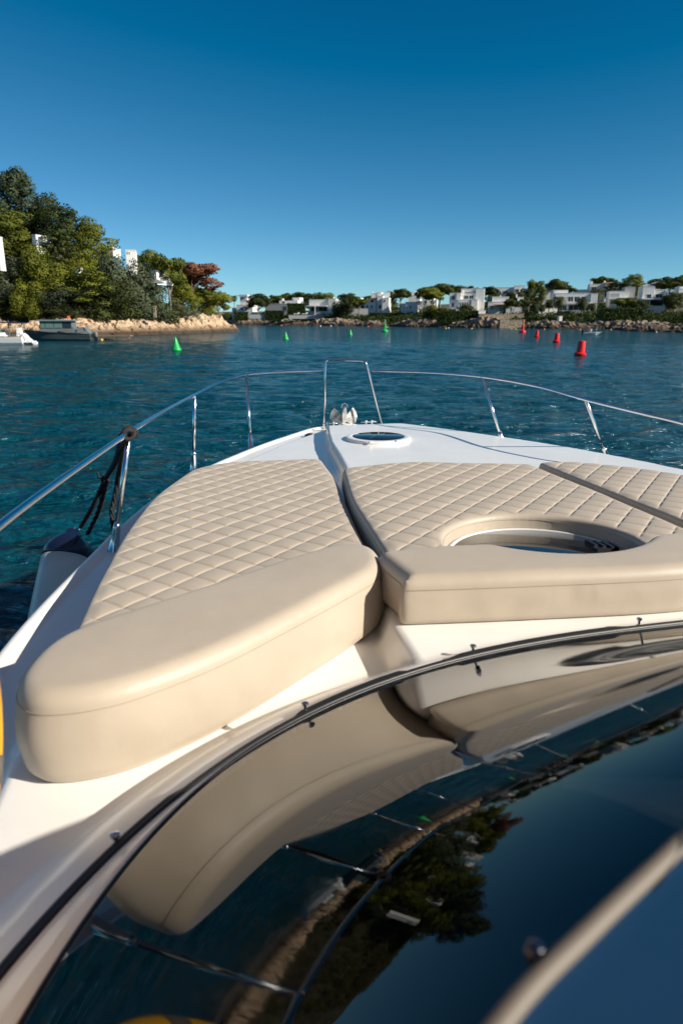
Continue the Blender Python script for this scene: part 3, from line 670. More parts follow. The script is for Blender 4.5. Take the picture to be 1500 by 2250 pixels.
grid_terrain('hillside', np.arange(-150, -20, 1.6), np.arange(126, 216, 1.6), left_ground, M['soil'])
grid_terrain('far_hillside', np.arange(-330, 300, 5), np.arange(120, 700, 5), far_ground, M['soil'])
def rocks(name, line, step, H, width, m, seed, fine):
    P_ = [Vector((*p, 0)) for p in line]; pts = []
    for a, c in zip(P_[:-1], P_[1:]):
        k = max(1, int((c-a).length / step)); pts += [a.lerp(c, i/k) for i in range(k)]
    pts = [Vector(sum((pts[min(max(i+j, 0), len(pts)-1)] for j in range(-4, 5)), Vector())) / 9 for i in range(len(pts))]
    V = []; nd = int(width / fine)
    for i, p in enumerate(pts):
        t_ = (pts[min(i+1, len(pts)-1)] - pts[max(i-1, 0)]).normalized(); n_ = Vector((-t_.y, t_.x, 0))
        for k in range(nd):
            d = -1.0 + k * fine
            q = p + n_ * d; hh = H * (.75 + .7 * noise.noise(Vector((q.x*.07, q.y*.07, seed))))
            s_ = noise.cell(Vector((q.x*.33, q.y*.33, seed))); c1 = noise.noise(Vector((q.x*.35, q.y*.35, seed+5)))
            vd = noise.voronoi(Vector((q.x*.42, q.y*.42, seed)))[0]; blk = min(1., (vd[1]-vd[0]) * 5.0) * (.72 + .28 * s_)
            prof = max(0, min(1, (d + .3 + 1.3*c1) / 1.5)) ** .6 * .55 + max(0, min(1, (d - 2.2 + 1.6*c1) / 2.2)) ** .7 * .45
            fall = max(0, (d - width + 4.5) / 3.0)
            z = -.5 + hh * prof * (.66 + .50 * blk) + .5*prof + (.22 * noise.noise(q * 1.1) + .16 * noise.noise(q * 2.9)) * min(1, prof * 3) - fall * 1.6
            z = z * .7 + .3 * (round(z / .45) * .45) if prof > 0 else z
            q2 = q + Vector((noise.noise(q*.8 + Vector((9, 0, z)))*.5, noise.noise(q*.8 + Vector((0, 7, z)))*.5, 0)); V.append((q2.x, q2.y, z))
    F = [(i*nd+k, i*nd+k+1, (i+1)*nd+k+1, (i+1)*nd+k) for i in range(len(pts)-1) for k in range(nd-1)]
    o = mesh_obj(name, V, [f[::-1] for f in F], m); o['kind'] = 'structure'; return o
rocks('rocky_shore', [p for p in LS if p[0] > -130], .35, 4.0, 12, M['rock'], 1, .3)
rocks('far_rocky_shore', FS[2:-1], .9, 2.8, 14, M['rockfar'], 4, .6)

# -------- foliage builders
def leaves(clumps, size, seed, flat=.0, dens=1.0):
    r_ = np.random.default_rng(seed); V = []; F = []; global LN; LN = []
    for (c, rd_, n) in clumps:
        n = int(n * dens); u = r_.normal(size=(n, 3)); u /= np.linalg.norm(u, axis=1)[:, None]; rad_ = r_.uniform(.62, 1.06, n) ** .8
        # lumpy surface
        ph = r_.uniform(0, 6.28, 6); lump = 1 + .13*np.sin(u[:, 0]*5 + ph[0]) + .13*np.sin(u[:, 1]*5 + ph[1]) + .12*np.sin(u[:, 2]*6 + ph[2])
        P_ = np.array(c) + u * rad_[:, None] * lump[:, None] * np.array(rd_)
        a = r_.normal(size=(n, 3)); a[:, 2] *= (1 - flat); a /= np.linalg.norm(a, axis=1)[:, None]; b_ = np.cross(a, u + r_.normal(size=(n, 3)) * .7); b_ /= np.linalg.norm(b_, axis=1)[:, None]
        s_ = size * r_.uniform(.6, 1.3, n)[:, None]
        q = np.stack([P_ - a*s_*.5 - b_*s_*.32, P_ + a*s_*.5 - b_*s_*.2, P_ + a*s_*.45 + b_*s_*.32, P_ - a*s_*.4 + b_*s_*.25], 1)
        fn_ = np.cross(q[:, 1] - q[:, 0], q[:, 2] - q[:, 0]); fn_ /= np.linalg.norm(fn_, axis=1)[:, None] + 1e-9; fl_ = (fn_ * u).sum(1) < 0; q[fl_] = q[fl_][:, ::-1]; fn_[fl_] *= -1
        nn_ = u * .8 + fn_ * .45 + np.array([0, 0, .1]); nn_ /= np.linalg.norm(nn_, axis=1)[:, None]; LN += np.repeat(nn_, 4, 0).tolist(); q = q.reshape(-1, 3)
        k0 = len(V); V += q.tolist(); F += [(k0+4*i, k0+4*i+1, k0+4*i+2, k0+4*i+3) for i in range(n)]
    return V, F
def soft(me):
    me.polygons.foreach_set('use_smooth', [True] * len(me.polygons)); me.normals_split_custom_set_from_vertices(LN); me.update()
def make_tree(kind, seed):
    """nominal tree 10 m tall, 8 m wide, base at the origin; hidden until copied"""
    r_ = random.Random(seed); cl = []; tb_ = MB()
    lean = Vector((r_.uniform(-.6, .6), r_.uniform(-.4, .4), 0))
    if kind in ('umbrella', 'red'):
        zc = 7.4; n = 17
        for i in range(n):
            a = 2*math.pi*i/n*2.4 + r_.uniform(-.3, .3); q = math.sqrt((i+.5)/n) * 3.0
            cl.append(((q*math.cos(a)+lean.x, q*math.sin(a)*.8+lean.y, zc + r_.uniform(-.7, 1.5) - q*.38), (r_.uniform(.95, 1.5), r_.uniform(.95, 1.5), r_.uniform(.55, .85)), 260 if kind == 'umbrella' else 210))
        tops = [c[0] for c in cl[::2]]; th = 5.4; tr_ = .24
    elif kind == 'round':
        for i in range(22):
            z = 2.6 + 6.3 * (i + .5)/22; w_ = 3.1 * math.sin(math.pi * min(.96, ((z - 1.2)/8.6)) ** 1.15) + .3; a = i*2.4 + r_.uniform(-.4, .4); q = w_ * r_.uniform(.35, .9)
            cl.append(((q*math.cos(a), q*math.sin(a), z), (r_.uniform(.9, 1.5), r_.uniform(.9, 1.5), r_.uniform(.7, 1.1)), 230))
        tops = [c[0] for c in cl[6::3]]; th = 4.2; tr_ = .26
    elif kind == 'tall':
        for i in range(34):
            z = 1.8 + 8.0 * (i + .5)/34; w_ = 3.2 * (math.sin(math.pi * (z/11.2)) ** .7); a = i*2.4 + r_.uniform(-.4, .4); q = w_ * r_.uniform(.3, .95)
            cl.append(((q*math.cos(a), q*math.sin(a), z), (r_.uniform(.7, 1.15), r_.uniform(.7, 1.15), r_.uniform(.8, 1.25)), 210))
        tops = [c[0] for c in cl[6::4]]; th = 5.; tr_ = .3
    elif kind == 'bush':
        for i in range(16):
            a = i*2.4; q = 3.0 * math.sqrt((i+.5)/16); cl.append(((q*math.cos(a), q*math.sin(a), 4.2 + r_.uniform(-1.8, 3.2) - q*.55), (r_.uniform(1.2, 1.9), r_.uniform(1.2, 1.9), r_.uniform(1.6, 2.6)), 260))
        tops = [c[0] for c in cl[::5]]; th = 1.5; tr_ = .16
    elif kind == 'sparse':
        for i in range(20):
            z = 2.6 + 7.0*(i+.5)/20; a = i*2.4 + r_.uniform(-.5, .5); q = (3.3 - .24*z) * r_.uniform(.4, 1.1); cl.append(((q*math.cos(a), q*math.sin(a), z), (1.2, 1.2, .5), 110))
        tops = [c[0] for c in cl[::1]]; th = 7.; tr_ = .16
    elif kind == 'bare':
        for i in range(14):
            a = i*2.4; q = 3.0*math.sqrt((i+.5)/14); cl.append(((q*math.cos(a), q*math.sin(a), 6.2 + r_.uniform(-1.8, 2.4) - q*.5), (1.1, 1.1, 1.2), 70))
        tops = [c[0] for c in cl]; th = 1.6; tr_ = .2
    bend = Vector((r_.uniform(-.5, .5), r_.uniform(-.3, .3), 0))
    P_ = [Vector((0, 0, -3.0)), Vector((0, 0, 0)), bend * .7 + Vector((0, 0, th*.5)), lean * .5 + Vector((0, 0, th))]
    tb_.tube(catmull(P_, 4), [tr_*(1.15 - .6*i/12) for i in range(13)], 8)
    for tp in tops:
        tp = Vector(tp); st = P_[-1].lerp(P_[-2], r_.uniform(0, .6)); mid = st.lerp(tp, .5) + Vector((0, 0, -.3)); tb_.tube(catmull([st, mid, tp], 3), [tr_*.42*(1 - .8*i/6) for i in range(7)], 5)
    size = {'umbrella': .30, 'red': .24, 'round': .21, 'tall': .21, 'bush': .26, 'sparse': .28, 'bare': .26}[kind]
    V, F = leaves(cl, size, seed, dens={'bare': .5, 'bush': 3.2, 'round': 2.6, 'tall': 2.8}.get(kind, 1.4))
    return V, F, tb_
TREES = {}
def tree_proto(kind, leafm, seed):
    V, F, tb_ = make_tree(kind, seed); me = bpy.data.meshes.new('crown'); me.from_pydata(V, [], F); me.materials.append(M[leafm]); soft(me)
    mt = bpy.data.meshes.new('trunk'); mt.from_pydata(tb_.V, [], tb_.F); mt.materials.append(M['bark'])
    zz = [v[2] for v in V]; xx = [v[0] for v in V]; TREES[(kind, leafm, seed)] = (me, mt, max(zz), float(np.percentile(xx, 96) - np.percentile(xx, 4)))
    return TREES[(kind, leafm, seed)]
def plant(name, kind, leafm, seed, px, pytop, wpx, Y, ground, label, cat='tree', group=None, base=None):
    me, mt, H, W = TREES.get((kind, leafm, seed)) or tree_proto(kind, leafm, seed)
    for _ in range(16):
        if ground is left_ground and left_d(at_depth(px, pytop, Y).x, Y) < 8.5: Y += 1
    top = at_depth(px, pytop, Y); s_ = mpp(px, pytop, Y); z0 = ground(top.x, Y) if base is None else at_depth(px, base, Y).z
    h = max(1.2, top.z - z0); r = empty(name, (top.x, Y, z0), R(seed * 77 + px * 3.7)); k = wpx * s_ / W * (.98 if ground is left_ground else 1.0); r.scale = (k, k, h / H)
    c = bpy.data.objects.new('crown', me); link(c, r)
    t_ = bpy.data.objects.new('trunk', mt); link(t_, r)
    tag(r, label, cat, group); return r
def scatter_scrub(name, label, pts, fn, rad, nleaf, size, m, seed):
    r_ = np.random.default_rng(seed); cl = []
    for x, y in pts:
        z = fn(x, y); q = rad * r_.uniform(.6, 1.4); cl.append(((x, y, z + q*.25), (q, q, q * r_.uniform(.55, .95)), nleaf))
    V, F = leaves(cl, size, seed); o = mesh_obj(name, V, F, m); soft(o.data); tag(o, label, 'scrub', None, 'stuff'); return o

# -------- left headland
pts = []
while len(pts) < 2600:
    x, y = random.uniform(-110, -26), random.uniform(131, 185); d = left_d(x, y)
    if d > 8.0 + 2.5*noise.noise(Vector((x*.2, y*.2, 1))): pts.append((x, y))
scatter_scrub('hillside_scrub', 'dense mixed green scrub covering the left headland above the rocks', pts, left_ground, 1.2, 120, .24, M['scrub'], 3)
g_ = left_ground
LT = [ # kind, leaf, seed, px, top, width, Y, label
 ('tall', 'euca', 11, 28, 366, 118, 158, 'tallest grey-green tree on the left skyline, cut by the frame edge'),
 ('round', 'pinedark', 12, 108, 432, 98, 156, 'dark pine on the skyline just right of the tallest tree'),
 ('round', 'pine', 13, 192, 474, 92, 158, 'broad round bright green pine on the skyline left of the white roof'),
 ('round', 'pine', 14, 8, 458, 110, 150, 'olive green pine below the tallest tree at the frame edge'),
 ('sparse', 'pinedark', 15, 130, 505, 70, 150, 'thin pine with a bare pale trunk below the dark skyline pine'),
 ('bush', 'pine', 16, 75, 525, 80, 146, 'yellow-green pine beside the half hidden white ruin'),
 ('bush', 'pine', 17, 170, 545, 100, 152, 'low round pine under the broad round skyline pine'),
 ('round', 'pine', 18, 322, 546, 62, 168, 'bright green pine directly right of the white tower'),
 ('bush', 'olive', 19, 262, 548, 95, 150, 'grey olive tree sloping down in front of the white tower'),
 ('bush', 'olive', 20, 305, 590, 80, 152, 'grey olive tree below the white tower'),
 ('umbrella', 'pine', 21, 366, 556, 74, 160, 'tall pine with a pale leaning trunk left of the rust red pine'),
 ('round', 'pine', 22, 398, 568, 55, 176, 'green pine standing behind the rust red pine'),
 ('umbrella', 'redpine', 23, 420, 576, 116, 158, 'dead rust red pine on the headland slope'),
 ('round', 'pine', 24, 400, 618, 50, 168, 'small bright pine seen under the rust red crown'),
 ('umbrella', 'pine', 25, 440, 630, 66, 168, 'light green pine below and right of the rust red pine'),
 ('umbrella', 'pine', 26, 478, 638, 52, 172, 'last umbrella pine at the tip of the headland'),
 ('bush', 'pine', 27, 448, 656, 44, 162, 'low yellow-green bush pine above the point of the rocks'),
 ('sparse', 'pine', 28, 192, 580, 74, 140, 'sparse young pine with a thin pale trunk above the boulders'),
 ('bare', 'twig', 29, 280, 642, 60, 139, 'leafless pale shrub above the pale rocks'),
 ('bare', 'twig', 30, 388, 650, 34, 150, 'small leafless grey shrub under the rust red pine'),
 ('bush', 'pinedark', 31, 330, 640, 90, 143, 'deep green shrub mass right of the leafless pale shrub'),
 ('bush', 'pine', 32, 62, 610, 74, 140, 'yellow-green young pine at mid slope above the dark cabin boat'),
 ('bush', 'pine', 33, 80, 650, 50, 138, 'small bright pine low on the slope above the dark cabin boat'),
 ('bush', 'pinedark', 34, 8, 655, 50, 137, 'deep green bush low at the left frame edge'),
 ('bush', 'olive', 35, 128, 618, 80, 142, 'grey-green bush in the middle of the slope'),
 ('bush', 'scrub', 36, 140, 668, 76, 137, 'brownish low bush right above the boulders behind the cabin boat'),
 ('bush', 'olive', 37, 15, 560, 60, 145, 'dull olive bush in front of the white wall at the frame edge'),
 ('bush', 'pine', 38, 128, 570, 96, 146, 'olive green pine thicket under the thin bare trunk'),
 ('bush', 'pinedark', 39, 235, 612, 90, 145, 'dark green bush below the grey olive trees'),
 ('bush', 'olive', 40, 455, 686, 36, 158, 'low grey bush near the point of the headland'),
 ('bush', 'pine', 41, 212, 560, 60, 150, 'small bright pine right of the white wall patch on the slope'),
 ('bush', 'olive', 42, 405, 668, 60, 150, 'grey-green scrub tree above the highest pale rocks'),
]
for kind, lf, sd_, px, ty, wd, Y, lab in LT:
    nm = {'bush': 'shrub' if lf != 'pine' else 'pine_tree', 'bare': 'bare_shrub', 'tall': 'eucalyptus_tree'}.get(kind, 'pine_tree')
    if 'olive tree' in lab: nm = 'olive_tree'
    plant(nm, kind, lf, sd_, px, ty, wd, Y, g_, lab, 'shrub' if 'shrub' in nm else 'tree', 'trees and shrubs on the left headland')

# -------- buildings
GLH = 'white buildings on the left headland'
def house(name, label, px0, px1, ytop, ybase, Y, blocks, yaw=-12, cat='house', group='white villas on the far shore'):
    """blocks: dict(x=(x0,x1), y=(top,bottom), f=front offset m, d=depth m, m=material, w=[(x0,x1,y0,y1)], roof=terracotta)"""
    pc = (px0 + px1) / 2; s_ = mpp(pc, ybase, Y); b0 = at_depth(pc, ybase, Y); r = empty(name, b0, R(yaw)); cy = math.cos(R(yaw))
    tag(r, label, cat, group)
    fx = lambda x: (x - pc) * s_ / cy; fz = lambda y: (ybase - y) * s_
    for i, bk in enumerate(blocks):
        x0, x1 = bk['x']; yt, yb_ = bk['y']; f = bk.get('f', 0); d = bk.get('d', 7); m = M[bk.get('m', 'wall')]
        zb = fz(yb_) - ((1.5 if group == GLH else 7) if yb_ >= ybase - 1 else 0)
        o = MB().box(fx(x0), fx(x1), f, f + d, zb, fz(yt)).build('wall' if bk.get('m') != 'tile' else 'tiled_roof', m, r)
        if bk.get('cap', True) and bk.get('m') != 'tile' and x1 - x0 > 6:
            MB().box(fx(x0) - .06, fx(x1) + .06, f - .06, f + d + .06, fz(yt) + .001, fz(yt) + .16).build('parapet', m, r)
        for (a, b_, c, e_) in bk.get('w', []):
            wx0, wx1, wz0, wz1 = fx(a), fx(b_), fz(e_), fz(c)
            fr_o = MB(); t_ = .09
            fr_o.box(wx0 - t_, wx0, f - .09, f - .002, wz0 - t_, wz1 + t_); fr_o.box(wx1, wx1 + t_, f - .09, f - .002, wz0 - t_, wz1 + t_)
            fr_o.box(wx0, wx1, f - .09, f - .002, wz1, wz1 + t_); fr_o.box(wx0, wx1, f - .13, f - .002, wz0 - t_, wz0)
            if wx1 - wx0 > 1.6: fr_o.box((wx0+wx1)/2 - .04, (wx0+wx1)/2 + .04, f - .07, f - .03, wz0, wz1)
            wo_ = fr_o.build('window', m, r)
            MB().box(wx0, wx1, f - .028, f - .004, wz0, wz1).build('pane', M['pane'], wo_)
    return r
W_ = lambda **k: k
house('villa', 'white villa with a rooftop tower at the left end of the far shore', 505, 555, 650, 690, 372, [
  W_(x=(520, 556), y=(671, 690), w=[(530, 534, 676, 682), (540, 544, 676, 682)], d=9), W_(x=(527, 543), y=(651, 671.2), f=1, d=6, w=[(531, 533, 656, 661), (536, 538, 656, 661)]),
  W_(x=(524, 545), y=(650, 653), f=.4, d=7, m='wall'), W_(x=(536, 556), y=(673.5, 675), f=-1.2, d=4, m='tile'), W_(x=(505, 520), y=(677, 690), f=3, d=6, w=[(510, 514, 680, 685)])])
house('villa', 'long low grey villa behind the cone buoys at the far shore', 580, 652, 668, 690, 366, [
  W_(x=(582, 648), y=(669, 690), m='wallgrey', w=[(622, 630, 674, 682)], d=9), W_(x=(609, 650), y=(662, 669.2), f=4, d=7, w=[(616, 622, 663.5, 667)]), W_(x=(613, 617), y=(657, 662.2), f=5, d=1.2, cap=False), W_(x=(632, 649), y=(655, 662.3), f=9, d=7)])
house('villa', 'flat roofed villa with a red and white flag pole in front', 678, 742, 658, 688, 358, [
  W_(x=(679, 722), y=(660, 688), d=8, w=[(683, 697, 676, 684), (700, 718, 676, 684)]), W_(x=(722, 738), y=(658, 688), f=-.8, d=9), W_(x=(676, 720), y=(672, 674), f=-2.5, d=3, cap=False), W_(x=(729, 731), y=(654, 658.3), f=3, d=1, cap=False)])
house('villa', 'white villa half hidden by dark pines left of the stepped villa', 764, 808, 655, 690, 350, [
  W_(x=(766, 806), y=(662, 692), d=9, w=[(770, 775, 672, 679), (780, 785, 672, 679), (793, 799, 673, 679)]), W_(x=(768, 790), y=(656, 662.3), f=3, d=7), W_(x=(771, 774), y=(651, 656), f=4, d=1.1, cap=False), W_(x=(792, 805), y=(668.5, 670), f=-1, d=3, m='tile')])
house('villa', 'stepped white villa with tiled porch and angular roof tops', 800, 856, 644, 686, 340, [
  W_(x=(800, 826), y=(660, 686), d=9, w=[(814, 820, 660.5, 665), (805, 808, 672, 677), (815, 818, 672, 677)]), W_(x=(812, 826), y=(656, 658.4), f=-.9, d=3, m='tile'),
  W_(x=(829, 841), y=(653, 686), f=-1.5, d=9, w=[(833, 837, 671, 678)]), W_(x=(841, 855), y=(657, 686), f=-3, d=9, w=[(845, 848, 660, 664)]), W_(x=(812, 822), y=(646, 656), f=4, d=5), W_(x=(824, 834), y=(644, 653.3), f=4, d=5), W_(x=(842, 852), y=(644, 657.3), f=4, d=5), W_(x=(811, 814), y=(642, 646), f=4.5, d=1, cap=False)])
house('villa', 'white hilltop villa with square chimneys behind the lone round pine', 895, 924, 642, 664, 378, [
  W_(x=(897, 922), y=(650, 668), d=9, w=[(916, 920, 652, 656)]), W_(x=(904, 918), y=(645, 650.3), f=2, d=6), W_(x=(907, 911), y=(640, 645), f=3, d=1.5, cap=False), W_(x=(913, 916), y=(641, 645), f=3, d=1.5, cap=False)])
house('villa', 'low white garden villa with a shaded blank front', 878, 925, 662, 684, 330, [
  W_(x=(880, 890), y=(668, 684), d=8), W_(x=(890, 916), y=(665, 684), f=-1, d=8, w=[(900, 903, 673, 678)]), W_(x=(912, 926), y=(663, 676), f=3, d=7)])
house('villa', 'small gabled white villa with a dark blue balcony window', 924, 960, 650, 680, 322, [
  W_(x=(926, 943), y=(653, 680), d=7, w=[(932, 937, 661, 668)]), W_(x=(943, 952), y=(655, 680), f=.2, d=6, w=[(945, 948, 662, 668)]), W_(x=(952, 958), y=(660, 680), f=.5, d=5)])
house('villa', 'tall cubic white villa with slatted lower windows', 985, 1066, 634, 682, 288, [
  W_(x=(987, 1008), y=(646, 679), d=8, w=[(992, 998, 652, 660), (992, 997, 666, 674)]), W_(x=(1002, 1011), y=(646, 670), f=-.8, d=6), W_(x=(1011, 1045), y=(637, 662), f=1.5, d=9, w=[(1017, 1026, 650.5, 658), (1028, 1037, 650.5, 658), (1020, 1024, 643, 645.2), (1026, 1030, 643, 645.2), (1032, 1036, 643, 645.2), (1038, 1042, 643, 645.2)]),
  W_(x=(1006, 1036), y=(660, 680), f=-1.2, d=10, w=[(1009, 1012, 665, 674), (1014, 1017, 665, 674), (1019, 1022, 665, 674), (1024, 1027, 665, 674), (1029, 1032, 665, 674)]), W_(x=(1034, 1047), y=(660, 684), f=-1.4, d=12), W_(x=(1011, 1015), y=(640, 650), f=.5, d=2), W_(x=(1042, 1060), y=(636.5, 684), f=1.2, d=9),
  W_(x=(984, 1030), y=(676.5, 682), f=-3, d=5)])
house('villa', 'wide flat villa on the skyline right of the cubic villa', 1085, 1160, 630, 656, 345, [
  W_(x=(1086, 1127), y=(633, 660), d=10, w=[(1092, 1100, 640, 646), (1105, 1114, 640, 646)]), W_(x=(1127, 1150), y=(630, 660), f=-2, d=12, w=[(1130, 1137, 637, 643)]), W_(x=(1140, 1156), y=(642, 665), f=-3.5, d=6, w=[(1146, 1149, 648, 652)])])
house('villa', 'white villa with a toothed roof edge and a terracotta tiled porch', 1070, 1150, 652, 690, 268, [
  W_(x=(1072, 1104), y=(665, 690), d=9, w=[(1077, 1084, 672.5, 680)]), W_(x=(1080, 1115), y=(654, 665.3), f=1.5, d=8, w=[(1100, 1107, 663, 668)]), W_(x=(1085, 1114), y=(670, 674), f=-2.6, d=3.5, m='tile'), W_(x=(1110, 1114), y=(674, 690), f=-2.3, d=.5, cap=False),
  W_(x=(1113, 1144), y=(668, 690), f=-.5, d=9, w=[]), W_(x=(1097, 1108), y=(676, 684), f=-.01, d=1, m='pane', cap=False), W_(x=(1134, 1146), y=(655, 668.3), f=2, d=7), W_(x=(1096, 1099), y=(650, 654), f=3, d=1, cap=False), W_(x=(1130, 1133), y=(648, 655), f=5, d=1, cap=False)])
house('villa', 'white villa with a curved wall behind the date palms', 1182, 1215, 632, 662, 320, [
  W_(x=(1184, 1201), y=(632, 668), d=8), W_(x=(1191, 1206), y=(643, 668), f=-2, d=8), W_(x=(1200, 1214), y=(640, 668), f=1, d=7)])
house('villa', 'wide two storey white villa with green tinted windows behind three palms', 1216, 1306, 644, 696, 262, [
  W_(x=(1217, 1246), y=(640, 660), f=4, d=8, w=[]), W_(x=(1219, 1290), y=(647, 697), d=9, w=[(1245, 1255, 654, 664), (1258, 1268, 654, 664), (1272, 1280, 654, 664), (1226, 1243, 672, 682), (1247, 1267, 671, 682), (1270, 1289, 673, 684)]), W_(x=(1218, 1290), y=(665.5, 669), f=-1.6, d=2, cap=False), W_(x=(1218, 1291), y=(683.5, 697), f=-2, d=2.5), W_(x=(1290, 1304), y=(648, 697), f=-1.0, d=9)])
house('villa', 'large hillside villa with brown awning under the twin skyline pines', 1262, 1345, 622, 668, 318, [
  W_(x=(1292, 1325), y=(627, 668), d=8, w=[(1296, 1305, 632, 640)]), W_(x=(1262, 1294), y=(638, 650), f=1, d=6), W_(x=(1322, 1346), y=(624, 668), f=-1.5, d=9, w=[(1329, 1338, 629, 635), (1322.5, 1336, 646, 655)]), W_(x=(1320, 1344), y=(624, 628), f=-3, d=2.5, m='tile'), W_(x=(1293, 1298), y=(620, 627), f=1, d=1.5, cap=False), W_(x=(1322, 1325), y=(619, 624), f=3, d=1, cap=False), W_(x=(1318, 1340), y=(637, 642), f=-3.4, d=3)])
house('villa', 'boxy pale villa with a screened roof terrace left of the lawn villa', 1338, 1394, 632, 672, 262, [
  W_(x=(1338, 1376), y=(642, 672), d=8, w=[(1341, 1352, 660, 668), (1354, 1370, 660, 668)]), W_(x=(1370, 1391), y=(633, 655), f=2, d=7, m='wallgrey'), W_(x=(1337, 1385), y=(655, 658), f=-1.8, d=3, cap=False), W_(x=(1341, 1358), y=(646, 654), f=-.1, d=.5, m='wallgrey', cap=False)])
house('villa', 'white villa with a curved gable and glazed ground floor above the lawn', 1405, 1462, 632, 676, 250, [
  W_(x=(1409, 1432), y=(632, 657), d=8, w=[(1418, 1427, 648, 656)]), W_(x=(1432, 1456), y=(639, 676), f=.6, d=8, w=[(1437, 1450, 647.5, 655)]), W_(x=(1406, 1432), y=(657, 676), f=.5, d=7), W_(x=(1411, 1424), y=(660, 672), f=.4, d=1, m='pane', cap=False), W_(x=(1427, 1452), y=(660, 672), f=.42, d=1, m='pane', cap=False), W_(x=(1406, 1456), y=(656.5, 659), f=-1.6, d=3, cap=False), W_(x=(1454, 1457), y=(640, 677), f=-1.6, d=3, cap=False), W_(x=(1402, 1450), y=(674, 681), f=-4, d=5)])
house('villa', 'long flat villa on the skyline at the right behind the trees', 1404, 1450, 622, 645, 320, [
  W_(x=(1405, 1434), y=(626, 650), d=8, w=[(1410, 1418, 632, 637)]), W_(x=(1434, 1450), y=(622, 650), f=-1, d=8), W_(x=(1420, 1421), y=(618, 626), f=3, d=.4, cap=False)])
house('villa', 'white villa cut off by the right frame edge', 1486, 1530, 632, 668, 240, [
  W_(x=(1488, 1530), y=(636, 664), d=8, w=[(1494, 1504, 644, 652)]), W_(x=(1492, 1530), y=(632, 636.3), f=2, d=6), W_(x=(1486, 1530), y=(652, 655), f=-1.5, d=2, cap=False)])
GLH = 'white buildings on the left headland'
house('villa', 'white flat roofed house top behind olives, left of the white tower', 225, 255, 544, 575, 165, [W_(x=(228, 252), y=(549, 566), d=3), W_(x=(232, 246), y=(545, 549.3), f=.6, d=2)], -15, 'house', GLH)
house('tower_house', 'narrow white tower with two tiny top windows on the headland', 277, 301, 552, 590, 158, [W_(x=(280, 300), y=(553, 598), d=4, w=[(283.2, 285, 556, 559), (287.3, 289, 556, 559), (296, 298, 578, 581)])], 12, 'tower', GLH)
house('villa', 'small white house with vertical slits above the grey parasol', 330, 348, 596, 628, 158, [W_(x=(333, 347), y=(597, 626), d=5, w=[(341, 342.5, 603, 620)]), W_(x=(326, 338), y=(600, 615), f=2, d=4)], -30, 'house', GLH)
house('villa', 'white walled house cut off by the left frame edge', -10, 14, 520, 572, 138, [W_(x=(-14, 1), y=(524, 576), d=2, w=[(-9, -4, 532, 542)])], 0, 'house', GLH)
house('villa', 'half hidden white terrace house with a dark porch opening', 60, 104, 515, 545, 147, [W_(x=(72, 82), y=(519, 544), d=3), W_(x=(84, 96), y=(523, 532), f=.5, d=2), W_(x=(85, 97), y=(532, 540), f=1.4, d=2, m='pane', cap=False), W_(x=(42, 72), y=(518, 523), f=1, d=4, m='tile')], -20, 'house', GLH)
house('garden_wall', 'small white wall patch among bushes in the middle of the slope', 163, 178, 590, 602, 141, [W_(x=(166, 174), y=(590, 600), d=1.5)], -20, 'wall', GLH)

